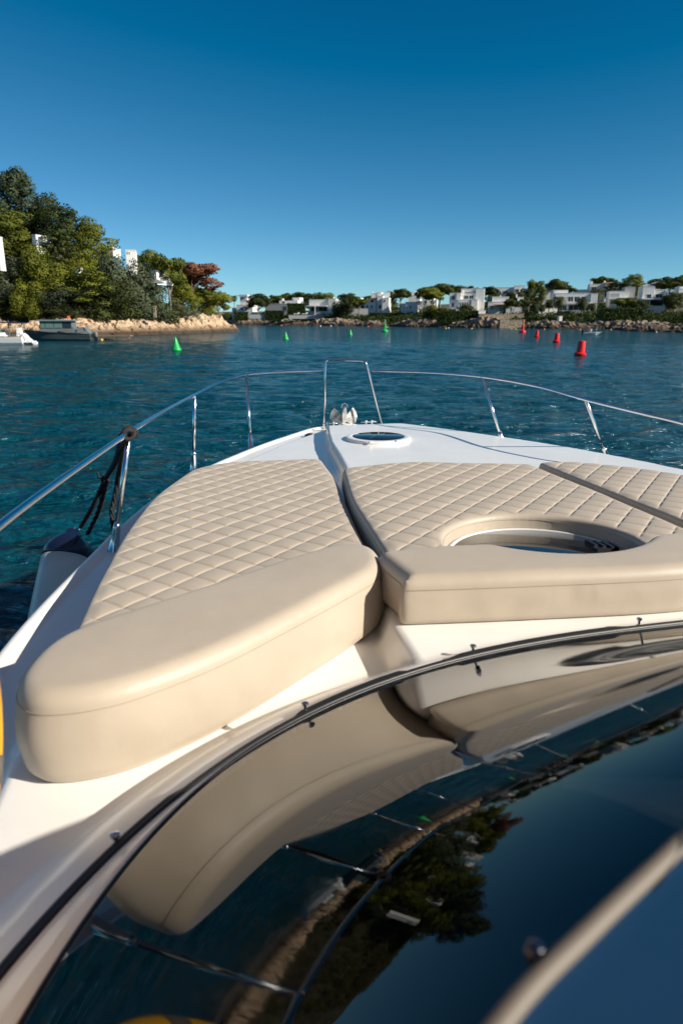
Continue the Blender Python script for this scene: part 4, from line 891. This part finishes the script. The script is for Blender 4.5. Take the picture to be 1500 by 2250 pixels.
# -------- far shore trees
f_ = far_ground
FT = [('umbrella', 1, 566, 644, 46, 360, 'umbrella pine right of the villa with the rooftop tower'), ('umbrella', 2, 600, 647, 40, 385, 'pine on the skyline behind the long low grey villa, left of two'),
 ('round', 3, 624, 645, 34, 390, 'rounded pine above the long low grey villa, right of two'), ('umbrella', 4, 660, 640, 44, 388, 'wide pine on the skyline left of the flag pole villa'),
 ('round', 5, 690, 643, 36, 382, 'dark pine above the left end of the flag pole villa'), ('round', 6, 716, 641, 38, 378, 'dark pine above the right end of the flag pole villa'),
 ('bush', 7, 752, 650, 36, 335, 'bulky dark pine reaching down to the hedge at the middle of the far shore'), ('umbrella', 8, 762, 643, 38, 350, 'rounded pine crown above the bulky dark pine'),
 ('umbrella', 9, 789, 652, 34, 326, 'pine with a pale leaning trunk before the half hidden villa'), ('umbrella', 10, 810, 648, 30, 372, 'pine peeking out behind the stepped villa roof'),
 ('umbrella', 11, 880, 633, 42, 345, 'lone round pine between the stepped villa and the hilltop villa'), ('umbrella', 12, 940, 630, 44, 330, 'left pine of the large clump beside the cubic villa'),
 ('umbrella', 13, 968, 622, 52, 340, 'highest pine of the large clump beside the cubic villa'), ('umbrella', 14, 1000, 624, 50, 345, 'right pine of the large clump, behind the cubic villa'),
 ('umbrella', 15, 952, 637, 38, 312, 'lower front pine of the large clump beside the cubic villa'), ('umbrella', 16, 1037, 626, 32, 330, 'pine crown on the skyline above the cubic villa'),
 ('umbrella', 17, 1075, 628, 36, 320, 'pine between the cubic villa and the wide flat villa'), ('tall', 18, 1175, 612, 38, 315, 'tall dense pine left of the villa with the curved wall'),
 ('umbrella', 19, 1222, 612, 38, 320, 'skyline pine above the villa behind the date palms, left one'), ('umbrella', 20, 1240, 626, 36, 322, 'lower skyline pine above the green windowed villa'),
 ('umbrella', 21, 1316, 606, 30, 335, 'left one of the twin umbrella pines on the skyline'), ('umbrella', 22, 1341, 609, 28, 335, 'right one of the twin umbrella pines on the skyline'),
 ('round', 23, 1357, 618, 40, 300, 'dark pine right below the twin umbrella pines'), ('round', 24, 1391, 599, 42, 300, 'tall dense pine with a slanting top on the right skyline'),
 ('umbrella', 25, 1440, 612, 34, 330, 'small skyline pine over the long flat villa'), ('umbrella', 26, 1475, 606, 58, 265, 'broad dark pine right of the lawn villa'),
 ('umbrella', 27, 1496, 603, 44, 285, 'pine behind the broad dark pine at the right frame edge'), ('umbrella', 28, 1122, 654, 32, 250, 'thin stemmed pine in front of the terracotta porch villa'),
 ('umbrella', 29, 1146, 656, 26, 252, 'small pine right of the thin stemmed pine'), ('umbrella', 30, 1375, 654, 46, 232, 'garden pine left of the lawn with several stems'),
 ('round', 31, 1400, 656, 40, 230, 'garden pine with a dense crown beside the lawn'), ('round', 32, 1482, 640, 32, 238, 'young pine by the right edge of the lawn villa'),
 ('bush', 33, 958, 668, 44, 275, 'bushy pine on the terraced garden below the gabled villa'), ('round', 34, 1090, 644, 44, 300, 'low dark pine before the wide flat villa'), ('round', 35, 1130, 640, 36, 305, 'dark shrubby pine before the right end of the wide flat villa'),
 ('round', 36, 858, 650, 26, 345, 'low grey-green tree right of the stepped villa'), ('round', 37, 1024, 668, 30, 268, 'small broad shrub tree at the right foot of the cubic villa'), ('umbrella', 38, 635, 643, 34, 395, 'slim pine on the skyline behind the grey villa chimney')]
for kind, sd_, px, ty, wd, Y, lab in FT:
    plant('pine_tree', kind, 'pinedark' if sd_ % 3 else 'pine', 50 + sd_ % 6, px, ty, wd, Y, f_, lab, 'tree', 'pines among the villas on the far shore')
# palms
def palm_proto(seed):
    r_ = random.Random(seed); V, F = [], []
    for i in range(80):
        a = i*2.4; el = R(r_.uniform(-40, 78)); L_ = r_.uniform(2.3, 3.0); d = Vector((math.cos(a), math.sin(a), 0)); p = Vector((0, 0, 0)); pr = p.copy(); ang = el
        side = Vector((-d.y, d.x, 0))
        for k in range(7):
            q = pr + (d*math.cos(ang) + Vector((0, 0, math.sin(ang)))) * L_/7; ang -= R(17)
            for s_ in (-1, 1):
                for h in range(2):
                    b_ = pr.lerp(q, h/2); wv = .85 * math.sin(math.pi*(k + .6 + h*.5)/8); n0 = len(V)
                    V += [b_, b_ + (q - pr)*.28, b_ + side*s_*wv + Vector((0, 0, -.28*wv)) + (q - pr)*.9]; F.append((n0, n0+1, n0+2))
            pr = q
    me = bpy.data.meshes.new('crown'); me.from_pydata([tuple(v) for v in V], [], F); me.materials.append(M['palm'])
    tb_ = MB().tube([(0, 0, -9), (.08, 0, -4.5), (0, 0, -.2), (0, 0, .3)], [.22, .19, .2, .3], 8); mt = bpy.data.meshes.new('trunk'); mt.from_pydata(tb_.V, [], tb_.F); mt.materials.append(M['bark'])
    return me, mt
pp = [palm_proto(i) for i in range(3)]
for i, (px, py, wd, Y, lab) in enumerate([(514, 654, 18, 368, 'small date palm left of the villa with the rooftop tower'), (702, 645, 13, 388, 'fan palm on the skyline above the flag pole villa'), (1163, 640, 24, 262, 'date palm left of the group before the curved wall villa'), (1176, 670, 30, 250, 'tall bushy date palm at the end of the garden wall'),
   (1190, 674, 24, 250, 'second palm from the left in the palm row'), (1206, 664, 26, 250, 'slim palm before the blank garden wall'), (1228, 660, 34, 250, 'large date palm at the left corner of the green windowed villa'), (1279, 663, 36, 248, 'large date palm before the middle of the green windowed villa'),
   (1301, 672, 24, 250, 'small date palm at the right corner of the green windowed villa'), (1309, 645, 38, 280, 'big spreading date palm behind the green windowed villa'), (1464, 655, 28, 240, 'fan palm at the right corner of the lawn villa'), (640, 660, 12, 372, 'little palm above the grey villa'), (858, 645, 20, 345, 'palm behind the stepped villa')]):
    c = at_depth(px, py, Y); s_ = wd * mpp(px, py, Y) / 4.6; r = empty('palm_tree', c, i * 1.3); r.scale = (s_, s_, s_); me, mt = pp[i % 3]
    link(bpy.data.objects.new('crown', me), r); link(bpy.data.objects.new('trunk', mt), r); tag(r, lab, 'palm', 'palms on the far shore')
# garden scrub and hedges
pts = []
fs = np.array(FS)
while len(pts) < 1900:
    px = random.uniform(490, 1520); p = at_height(px, float(np.interp(px, [a for a, _ in FP], [b_ for _, b_ in FP])), 0); k = random.uniform(0, 1) ** 1.3 * 60 + 8.5
    x, y = p.x * (1 + k/p.y), p.y + k
    if far_d(x, y) > 6.5: pts.append((x, y))
scatter_scrub('garden_scrub', 'dark green garden shrubs massed between the villas and the far rocks', pts, far_ground, 1.6, 62, .50, M['hedge'], 8)
def hedge(label, px0, px1, y0, y1, Y, d=2.5, m='hedge', n=None):
    a = at_depth(px0, y0, Y); b_ = at_depth(px1, y1, Y); r_ = np.random.default_rng(int(px0)); w_ = b_.x - a.x; h = a.z - b_.z; h2 = h + 1.5; nn_ = int((w_*h2*2 + w_*d + h2*d) * 14)
    P_ = np.stack([r_.uniform(0, w_, nn_), r_.uniform(0, d, nn_), r_.uniform(-1.5, h, nn_)], -1); f = r_.integers(0, 3, nn_); P_[f == 0, 1] = r_.uniform(0, .25, (f == 0).sum()); P_[f == 1, 2] = h - r_.uniform(0, .2, (f == 1).sum())
    V, F = [], []
    for p in P_:
        u = Vector(r_.normal(size=3)).normalized() * .22; v = Vector(r_.normal(size=3)).normalized() * .18; c = Vector(p) + Vector((0, 0, .25*noise.noise(Vector((p[0]*.5, p[1], 0))))); k = len(V); V += [c-u-v, c+u-v, c+u+v, c-u+v]; F.append((k, k+1, k+2, k+3))
    mb = MB().add(V, F); mb.box(.25, w_-.25, .3, d, -1.5, h-.3); o = mb.build('hedge', M[m]); o.location = (a.x, Y, b_.z); tag(o, label, 'hedge', 'clipped hedges on the far shore'); return o
hedge('tall sloping hedge between the grey villa and the flag pole villa', 630, 671, 667, 690, 352, 3)
hedge('dark clipped hedge below the long low grey villa', 582, 624, 683, 697, 345)
hedge('low hedge below the villa with the rooftop tower', 513, 545, 686, 697, 350)
hedge('long dark hedge below the cubic villa', 960, 1060, 684, 700, 258)
hedge('upper terrace hedge right of the bushy pine', 960, 1000, 680, 686, 272)
hedge('long low hedge under the green windowed villa', 1165, 1300, 697, 706, 236)
hedge('hedge under the stepped villa', 812, 875, 688, 696, 322)
hedge('dark hedge below the boxy pale villa', 1325, 1400, 678, 690, 222, 4)
# walls, lawn, small garden things
def slab(name, label, px0, px1, y0, y1, Y, d, m, cat, kind=None):
    a = at_depth(px0, y0, Y); b_ = at_depth(px1, y1, Y); mb = MB()
    nx = max(2, int((b_.x - a.x) / 1.2)); V = []; h = a.z - b_.z; w_ = b_.x - a.x
    mb.box(0, w_, 0, d, -.9, h); mb.box(-.08, w_ + .08, -.08, d + .08, h + .001, h + .12)
    o = mb.build(name, M[m]); o.location = (a.x, Y, b_.z); tag(o, label, cat, None, kind); return o
slab('retaining_wall', 'rough stone retaining wall behind the red lighted buoy', 1098, 1152, 703, 716, 234, 3, 'stone', 'wall')
slab('terrace_wall', 'dark terrace wall below the terracotta porch villa', 1052, 1150, 690, 699, 248, 2, 'stone', 'wall')
slab('garden_wall', 'low white wall at the left edge of the porch villa terrace', 1051, 1066, 683, 686, 256, 1, 'wall', 'wall')
slab('garden_wall', 'blank white garden wall behind the palm row', 1183, 1222, 678, 697, 256, .6, 'wall', 'wall')
slab('terrace_wall', 'long grey terrace wall with sunbeds below the flag pole villa', 634, 716, 692.5, 696, 338, 3, 'wallgrey', 'wall')
slab('garden_wall', 'white garden wall below the half hidden villa', 764, 808, 678, 690, 336, .8, 'wallgrey', 'wall')
slab('garden_shed', 'small white shed by the hedge above the rocks', 1228, 1234, 695, 704, 230, 2, 'wall', 'shed')
slab('terrace_wall', 'pale low wall under the tower villa hedge', 547, 582, 691, 696, 346, 1, 'wallgrey', 'wall')
# flag pole
p = at_depth(692, 691, 345); fpole = empty('flag_pole', p); tag(fpole, 'red and white striped flag pole before the flat roofed villa', 'flag pole')
MB().tube([(0, 0, -3), (0, 0, 5.6)], .16, 8).build('pole', M['white'], fpole); MB().box(-.2, .2, -.05, .05, 4.0, 5.6).build('flag', M['red'], fpole)
def lounger(px, py, Y, lab):
    p = at_depth(px, py, Y); o = MB(); o.box(-1.4, .6, -.5, .5, .25, .45); o.box(.6, 1.3, -.5, .5, .3, .95)
    for x in (-1.3, .5): o.box(x, x+.1, -.45, .45, -.6, .25)
    b_ = o.build('sun_lounger', M['white']); b_.location = p; tag(b_, lab, 'sun lounger', 'sunbeds on the grey terrace')
lounger(652, 691, 342, 'left one of two white sunbeds on the grey terrace'); lounger(670, 691, 342, 'right one of two white sunbeds on the grey terrace')

# -------- buoys
def buoy_root(name, px, py, lab, cat, group, lean=0):
    p = at_height(px, py, 0); r = empty(name, (p.x, p.y, 0)); r.rotation_euler = (0, R(lean), 0); tag(r, lab, cat, group); return r, p, mpp(px, py, p.y)
GC = 'green cone buoys'; 
for px, py, h, lab in [(388, 770, 29, 'largest green cone buoy, nearest on the left of the channel'), (628, 746, 16.5, 'middle green cone buoy, second nearest'), (769.5, 736, 11.5, 'smallest green cone buoy, farthest of the three')]:
    r, p, s_ = buoy_root('cone_buoy', px, py, lab, 'buoy', GC, random.uniform(-2, 2)); k = h*s_/1.45
    o = MB().lathe([(.30*k, -.4*k), (.52*k, -.05*k), (.55*k, .08*k), (.53*k, .17*k), (.44*k, .30*k), (.10*k, 1.30*k), (.07*k, 1.42*k), (.02*k, 1.45*k)], 28).build('float_body', M['green'], r, True, 50)
    MB().lathe([(.552*k, .0), (.556*k, .05*k), (.552*k, .10*k)], 28).build('float_band', M['green'], r, True)
    MB().tube([(.03*k*math.cos(a), 0, 1.46*k + .03*k*math.sin(a)) for a in np.linspace(0, 6.28, 12)], .008*k, 6).build('lifting_eye', M['steel'], r)
for px, py, h, lean, lab in [(1273, 783, 33, 3, 'largest red can buoy, nearest on the right of the channel'), (1221, 753, 20, 3, 'middle red can buoy, second nearest'), (1178, 741, 14.5, 2, 'smallest red can buoy, farthest of the three')]:
    r, p, s_ = buoy_root('can_buoy', px, py, lab, 'buoy', 'red can buoys', lean); k = h*s_/1.5
    MB().lathe([(.35*k, -.4*k), (.48*k, -.02*k), (.60*k, .18*k), (.60*k, .27*k), (.50*k, .36*k), (.42*k, .42*k), (.37*k, 1.42*k), (.355*k, 1.49*k), (.30*k, 1.5*k)], 32).build('float_body', M['red'], r, True, 45)
    MB().lathe([(.05*k, 1.5*k), (.05*k, 1.53*k), (.03*k, 1.55*k)], 10).build('top_fitting', M['red'], r, True)
    MB().tube([(.05*k*math.cos(a), 0, 1.55*k + .04*k*math.sin(a)) for a in np.linspace(0, 3.14, 10)], .01*k, 6).build('lifting_eye', M['steel'], r)
for px, py, h, mm, lab, top in [(845, 729, 26, 'green', 'green lighted buoy with a cone topmark near the far shore', 'cone'), (1147, 730.5, 27, 'red', 'red lighted buoy with a can topmark near the far shore', 'can')]:
    r, p, s_ = buoy_root('lighted_buoy', px, py, lab, 'buoy', None, 1); k = s_
    MB().lathe([(6*k, -2*k), (7.4*k, 0), (7.4*k, 2.5*k), (6*k, 4*k), (2.8*k, 5*k)], 24).build('float_body', M[mm], r, True, 45)
    MB().lathe([(2.6*k, 4.6*k), (2.3*k, 15*k), (1.7*k, 18*k), (.6*k, 18.5*k)], 16).build('tower', M[mm], r, True, 45)
    MB().tube([(0, 0, 18*k), (0, 0, 23*k)], .4*k, 6).build('mast', M['black'], r)
    MB().lathe([(1.9*k, 21.5*k), (1.6*k if top == 'can' else 1.0*k, 24*k), (1.5*k if top == 'can' else .2*k, 26.5*k)], 14).build('topmark', M[mm], r, True, 45)
for px, py, m_, lab in [(618, 715.5, 'orange', 'tiny orange mooring float off the grey villa'), (704, 717, 'white', 'tiny white float left of the pair near mid shore'), (727, 717, 'white', 'tiny white float right of the pair near mid shore'), (808.5, 718.5, 'orange', 'tiny orange float right of the farthest cone buoy'),
   (850, 719.5, 'yellowf', 'tiny yellow float behind the green lighted buoy'), (979, 722, 'yellowf', 'yellow float of the yellow and white pair'), (985, 721.5, 'white', 'white float of the yellow and white pair'), (1035.5, 722.5, 'yellowf', 'lone yellow float below the cubic villa'), (1123, 723.5, 'yellowf', 'left yellow float beside the red lighted buoy'),
   (1132.5, 724, 'yellowf', 'yellow float touching the red lighted buoy on its left'), (1195, 724, 'yellowf', 'yellow float off the palm row'), (1273.5, 724.5, 'yellowf', 'pale yellow float left of the little motor boat'), (1341, 725, 'yellowf', 'yellow float off the orange rock'), (1441, 730, 'white', 'white float off the dark rocks at the right')]:
    p = at_height(px, py, 0); s_ = mpp(px, py, p.y) * 1.7
    mb = MB().lathe([(.15*s_, -.9*s_), (.8*s_, -.5*s_), (1.0*s_, .1*s_), (.8*s_, .7*s_), (.3*s_, 1.0*s_), (.2*s_, 1.3*s_)], 12); o = mb.build('mooring_float', M[m_], None, True); o.location = (p.x, p.y, 0); tag(o, lab, 'float', 'mooring floats by the far shore')
for px, py, lab in [(212, 748.5, 'yellow float by the outboards of the dark cabin boat'), (224, 747.5, 'smaller yellow float between the cabin boat and the jetty end')]:
    p = at_height(px, py, 0); s_ = mpp(px, py, p.y) * 2.9; o = MB().lathe([(.15*s_, -.6*s_), (.8*s_, -.4*s_), (1.0*s_, .1*s_), (.7*s_, .7*s_), (.25*s_, 1.05*s_), (.2*s_, 1.3*s_)], 14).build('mooring_float', M['yellowf'], None, True); o.location = (p.x, p.y, 0); tag(o, lab, 'float', 'yellow floats by the jetty')

# -------- boats on the left
def hull_mesh(Lh, Bm, Hs, Hb, n=26, sheer=.0):
    """bow at -X, stern at +X, length Lh; returns verts/faces of a closed hull with deck"""
    V = []; m_ = 6
    for i in range(n):
        t_ = i / (n-1); w_ = Bm/2 * min(1, (math.sin(min(1, t_*1.9) * math.pi/2)) ** .7) + .01; ht_ = Hb + (Hs - Hb) * min(1, t_*1.3) ** .8; x = -Lh/2 + Lh * t_
        rake = (1 - min(1, t_*4)) * .0
        for s_ in (-1, 1):
            for (k, zz) in [(1.0, ht_), (1.03, ht_*.85), (.88, ht_*.25), (.6, -.25)]:
                V.append((x + (1 - zz/ht_) * .9 * max(0, 1 - t_*3) , s_*w_*k, zz))
    F = []
    for i in range(n-1):
        a = i*8; b_ = a + 8
        for k in range(3): F.append((a+k, a+k+1, b_+k+1, b_+k)); F.append((a+4+k, b_+4+k, b_+5+k, a+5+k))
        F.append((a, b_, b_+4, a+4)); F.append((a+3, a+7, b_+7, b_+3))
    e_ = (n-1)*8; F.append((e_, e_+1, e_+2, e_+3, e_+7, e_+6, e_+5, e_+4))
    return V, F
p = at_height(124, 749, 0); s_ = mpp(124, 749, p.y); cb = empty('cabin_boat', (p.x + .4, p.y, 0), R(4)); tag(cb, 'dark grey cabin boat with three outboards moored by the pale rocks', 'boat')
V, F = hull_mesh(9.6, 2.9, 1.05, 1.55); mesh_obj('hull', V, F, M['greyhull'], cb)
MB().tube([(-4.6, -.2, 1.5), (-3.4, -1.15, 1.42), (-1, -1.49, 1.2), (2, -1.52, 1.07), (4.7, -1.5, 1.05)], .09, 8).build('fender_rail', M['black'], cb, True)
def cabin(x0, x1, y, z0, z1, rake0, rake1):
    return [(x0, -y, z0), (x1, -y, z0), (x1, y, z0), (x0, y, z0), (x0+rake0, -y*.9, z1), (x1+rake1, -y*.9, z1), (x1+rake1, y*.9, z1), (x0+rake0, y*.9, z1)]
BF = [(0,3,2,1),(4,5,6,7),(0,1,5,4),(1,2,6,5),(2,3,7,6),(3,0,4,7)]
MB().add(cabin(-2.3, 2.6, 1.15, 1.0, 1.75, .35, 0), BF).build('cabin_base', M['greycab'], cb)
mb = MB().add(cabin(-2.0, 2.4, 1.08, 1.75, 2.75, -.15, -.1), BF); cbn = mb.build('cabin', M['greycab'], cb)
for (x0, x1, mm) in [(-1.98, -1.45, 'greenpane'), (-1.3, -.25, 'greenpane'), (-.1, .95, 'greenpane'), (1.1, 2.25, 'pane')]:
    MB().add([(x0, -1.13, 1.83), (x1, -1.13, 1.83), (x1, -1.03, 2.68), (x0-.03, -1.03, 2.68), (x0, -1.05, 1.83), (x1, -1.05, 1.83), (x1, -.95, 2.68), (x0-.03, -.95, 2.68)], BF).build('window', M[mm], cbn)
MB().add(cabin(-2.6, 2.75, 1.35, 2.76, 2.95, .15, -.1), BF).build('cabin_roof', M['greycab'], cb)
MB().tube([(1.2, 0, 2.95), (1.25, 0, 3.7)], .04, 6).build('radar_mast', M['black'], cb); MB().lathe([(.22, 3.0), (.30, 3.08), (.28, 3.22), (.1, 3.28)], 14, Matrix.Translation((.75, 0, 0))).build('radar_dome', M['black'], cb, True)
MB().add([(1.5, -.02, 3.05), (1.95, -.02, 3.15), (1.9, -.02, 3.5), (1.5, -.02, 3.45), (1.5, .02, 3.05), (1.95, .02, 3.15), (1.9, .02, 3.5), (1.5, .02, 3.45)], BF).build('flag', M['orange'], cb)
MB().add(cabin(2.9, 4.7, 1.0, 1.0, 1.9, .25, -.7), BF).build('cockpit_cover', M['greycover'], cb)
MB().tube(catmull([(2.9, -1.1, 1.0), (3.0, -1.1, 2.2), (3.3, -1.1, 2.45), (4.1, -1.1, 2.4), (4.4, -1.1, 1.6)], 6), .04, 6).build('rail_arch', M['steel'], cb)
MB().add([(.9, -1.5, 1.55), (1.0, -1.5, 1.75), (2.9, -1.5, 1.1), (2.8, -1.5, .95), (.9, -1.35, 1.55), (1.0, -1.35, 1.75), (2.9, -1.35, 1.1), (2.8, -1.35, .95)], BF).build('side_door', M['trim'], cb)
MB().box(3.2, 5.0, -1.3, 1.3, .28, .42).build('swim_platform', M['greycab'], cb)
def outboard(parent, x, y, z, mm, k=1., tilt=0):
    T = Matrix.Translation((x, y, z)) @ Matrix.Rotation(R(tilt), 4, 'Y') @ Matrix.Scale(k, 4); e_ = empty('outboard_motor'); e_.parent = parent
    mb = MB().lathe([(.14, .35), (.22, .45), (.26, .7), (.25, .95), (.18, 1.08), (.05, 1.12)], 12, T); mb.build('cowling', M[mm], e_, True)
    MB().add([T @ Vector(v) for v in [(-.09, -.07, -.75), (.12, -.07, -.75), (.12, .07, -.75), (-.09, .07, -.75), (-.13, -.1, .4), (.15, -.1, .4), (.15, .1, .4), (-.13, .1, .4)]], BF).build('leg', M[mm if tilt else 'black'], e_)
    MB().lathe([(.02, -.25), (.09, -.2), (.1, .1), (.04, .2)], 10, T @ Matrix.Translation((.1, 0, -.62)) @ Matrix.Rotation(R(90), 4, 'Y')).build('gearcase', M[mm if tilt else 'black'], e_)
for y in (-.75, 0, .75): outboard(cb, 5.15 - y*.5, y, .15, 'greycover')
p = at_height(20, 757, 0); wb = empty('motor_boat', (p.x - 2.6, p.y, 0), R(6)); tag(wb, 'white open motor boat cut off by the left frame edge', 'boat')
V, F = hull_mesh(9.0, 2.6, .95, 1.2); mesh_obj('hull', V, F, M['white'], wb)
MB().tube([(-4, -.9, 1.25), (-1, -1.34, 1.08), (2, -1.36, .97), (4.5, -1.34, .95)], .05, 8).build('rub_rail', M['wood'], wb, True)
MB().add(cabin(.3, 2.4, .9, .95, 1.45, .2, -.1), BF).build('console', M['white'], wb); MB().add(cabin(.6, 2.0, .7, 1.46, 1.75, .3, -.1), BF).build('windscreen', M['greenpane'], wb)
MB().tube([(2.9, -.4, .9), (2.9, -.4, 2.9)], .05, 6).build('mast', M['wood'], wb)
MB().add([(-2.5, -1.2, 2.75), (4.6, -1.2, 2.5), (4.6, 1.2, 2.5), (-2.5, 1.2, 2.75), (-2.5, -1.2, 2.85), (4.6, -1.2, 2.62), (4.6, 1.2, 2.62), (-2.5, 1.2, 2.85)], BF).build('awning', M['navycloth'], wb)
mb = MB()
for k in range(5): mb.tube([(3.2 + .3*k, -1.3, .9), (3.2 + .3*k, -1.3, 1.3)], .025, 6)
mb.tube([(3.1, -1.3, 1.3), (4.5, -1.3, 1.3)], .025, 6); mb.build('side_rail', M['steel'], wb)
MB().add(cabin(3.7, 4.3, .5, .9, 2.0, .1, -.2), BF).build('seat_back', M['white'], wb)
MB().box(4.4, 5.6, -.9, .9, .25, .42).build('swim_platform', M['white'], wb)
outboard(wb, 5.3, -.5, .45, 'white', 1.1, -50); outboard(wb, 5.1, .5, .45, 'white', 1.1, -50)
# jetty
p = at_height(240, 744.5, 0); j = empty('jetty', (p.x, p.y, 0), R(0)); tag(j, 'low timber jetty reaching out right of the cabin boat', 'jetty')
MB().box(-5, 3.6, -.7, .7, .38, .55).build('walkway', M['wood'], j)
for x in (-4, -1.5, 1, 3.3): MB().lathe([(.12, -1), (.12, .36)], 8, Matrix.Translation((x, -.5, 0))).build('pile', M['wood'], j)
p2 = at_height(242, 747, 0); o = MB().blob((0, 0, .08), (.9, .5, .3), 3).build('rock', M['rock'], None, True); o.location = p2; tag(o, 'low dark rock awash in front of the jetty', 'rock')
# post on the rocks
p = at_depth(341, 690, 143); o = MB().add(cabin(-.25, .25, .25, -.7, 1.4, 0, 0), BF).add(cabin(-.35, .35, .35, 1.41, 1.55, 0, 0), BF).build('stone_post', M['stone']); o.location = p; tag(o, 'small stone post standing on top of the pale rocks', 'post')
# grey parasol under the little house
p = at_depth(345, 640, 152); pr_ = empty('parasol', p); tag(pr_, 'grey garden parasol below the small white house on the headland', 'parasol')
MB().lathe([(1.9, 1.6), (1.88, 1.66), (.05, 2.5)], 8).build('canopy', M['greycover'], pr_); MB().tube([(0, 0, -3), (0, 0, 2.4)], .05, 6).build('pole', M['wood'], pr_)

# -------- little motor boat with two people
def person(name, label, loc, rz, k, pose, skin='skin', cloth=None, cloth_z=None):
    me = bpy.data.meshes.new(name); J_ = pose['j']; me.from_pydata([tuple(v[:3]) for v in J_], pose['e'], []); o = bpy.data.objects.new(name, me); link(o); me.materials.append(M[skin])
    o.modifiers.new('skin', 'SKIN'); sv = me.skin_vertices[0].data
    for i, v in enumerate(J_): sv[i].radius = (v[3], v[3]*.85); sv[i].use_root = (i == 0)
    s_ = o.modifiers.new('sub', 'SUBSURF'); s_.levels = 1; s_.render_levels = 1
    o.location = loc; o.rotation_euler = (0, 0, rz); o.scale = (k, k, k)
    h = pose['j'][3]; MB().blob((h[0], h[1]+.02, h[2] + .14), (.10, .11, .10), 2, .1).build('hair', M['hair'], o, True)
    tag(o, label, 'person'); return o
sit = {'j': [(0,0,.05,.16), (0,.03,.28,.15), (0,.03,.50,.14), (0,-.02,.66,.075), (0,-.04,.80,.10), (-.2,.03,.52,.06), (-.28,-.05,.28,.045), (-.2,-.25,.18,.035), (.2,.03,.52,.06), (.28,-.05,.28,.045), (.2,-.25,.18,.035),
             (-.11,-.1,.05,.09), (-.14,-.48,.08,.065), (-.14,-.5,-.32,.045), (-.14,-.62,-.36,.035), (.11,-.1,.05,.09), (.14,-.48,.08,.065), (.14,-.5,-.32,.045), (.14,-.62,-.36,.035)],
       'e': [(0,1),(1,2),(2,3),(3,4),(2,5),(5,6),(6,7),(2,8),(8,9),(9,10),(0,11),(11,12),(12,13),(13,14),(0,15),(15,16),(16,17),(17,18)]}
p = at_height(1301, 735.5, 0); mo = empty('dinghy', (p.x, p.y, 0), R(155)); tag(mo, 'tiny white motor boat with a dark canopy and two people aboard', 'boat')
V, F = hull_mesh(3.6, 1.5, .42, .6); mesh_obj('hull', V, F, M['white'], mo)
MB().add([(-.9, -.7, 1.75), (.9, -.7, 1.75), (.9, .7, 1.75), (-.9, .7, 1.75), (-.8, -.6, 1.9), (.8, -.6, 1.9), (.8, .6, 1.9), (-.8, .6, 1.9)], BF).build('canopy', M['navycloth'], mo)
mb = MB()
for x in (-.7, .7):
    for y in (-.6, .6): mb.tube([(x, y, .4), (x, y, 1.76)], .025, 6)
mb.build('canopy_frame', M['steel'], mo); outboard(mo, 1.95, 0, .05, 'black', .8)
person('person', 'bare backed person sitting at the left in the tiny motor boat', (p.x - .45, p.y - .1, .5), R(200), 1.0, sit)
person('person', 'person in dark clothing sitting at the right in the tiny motor boat', (p.x + .5, p.y - .1, .5), R(170), 1.0, sit, 'bluecloth')
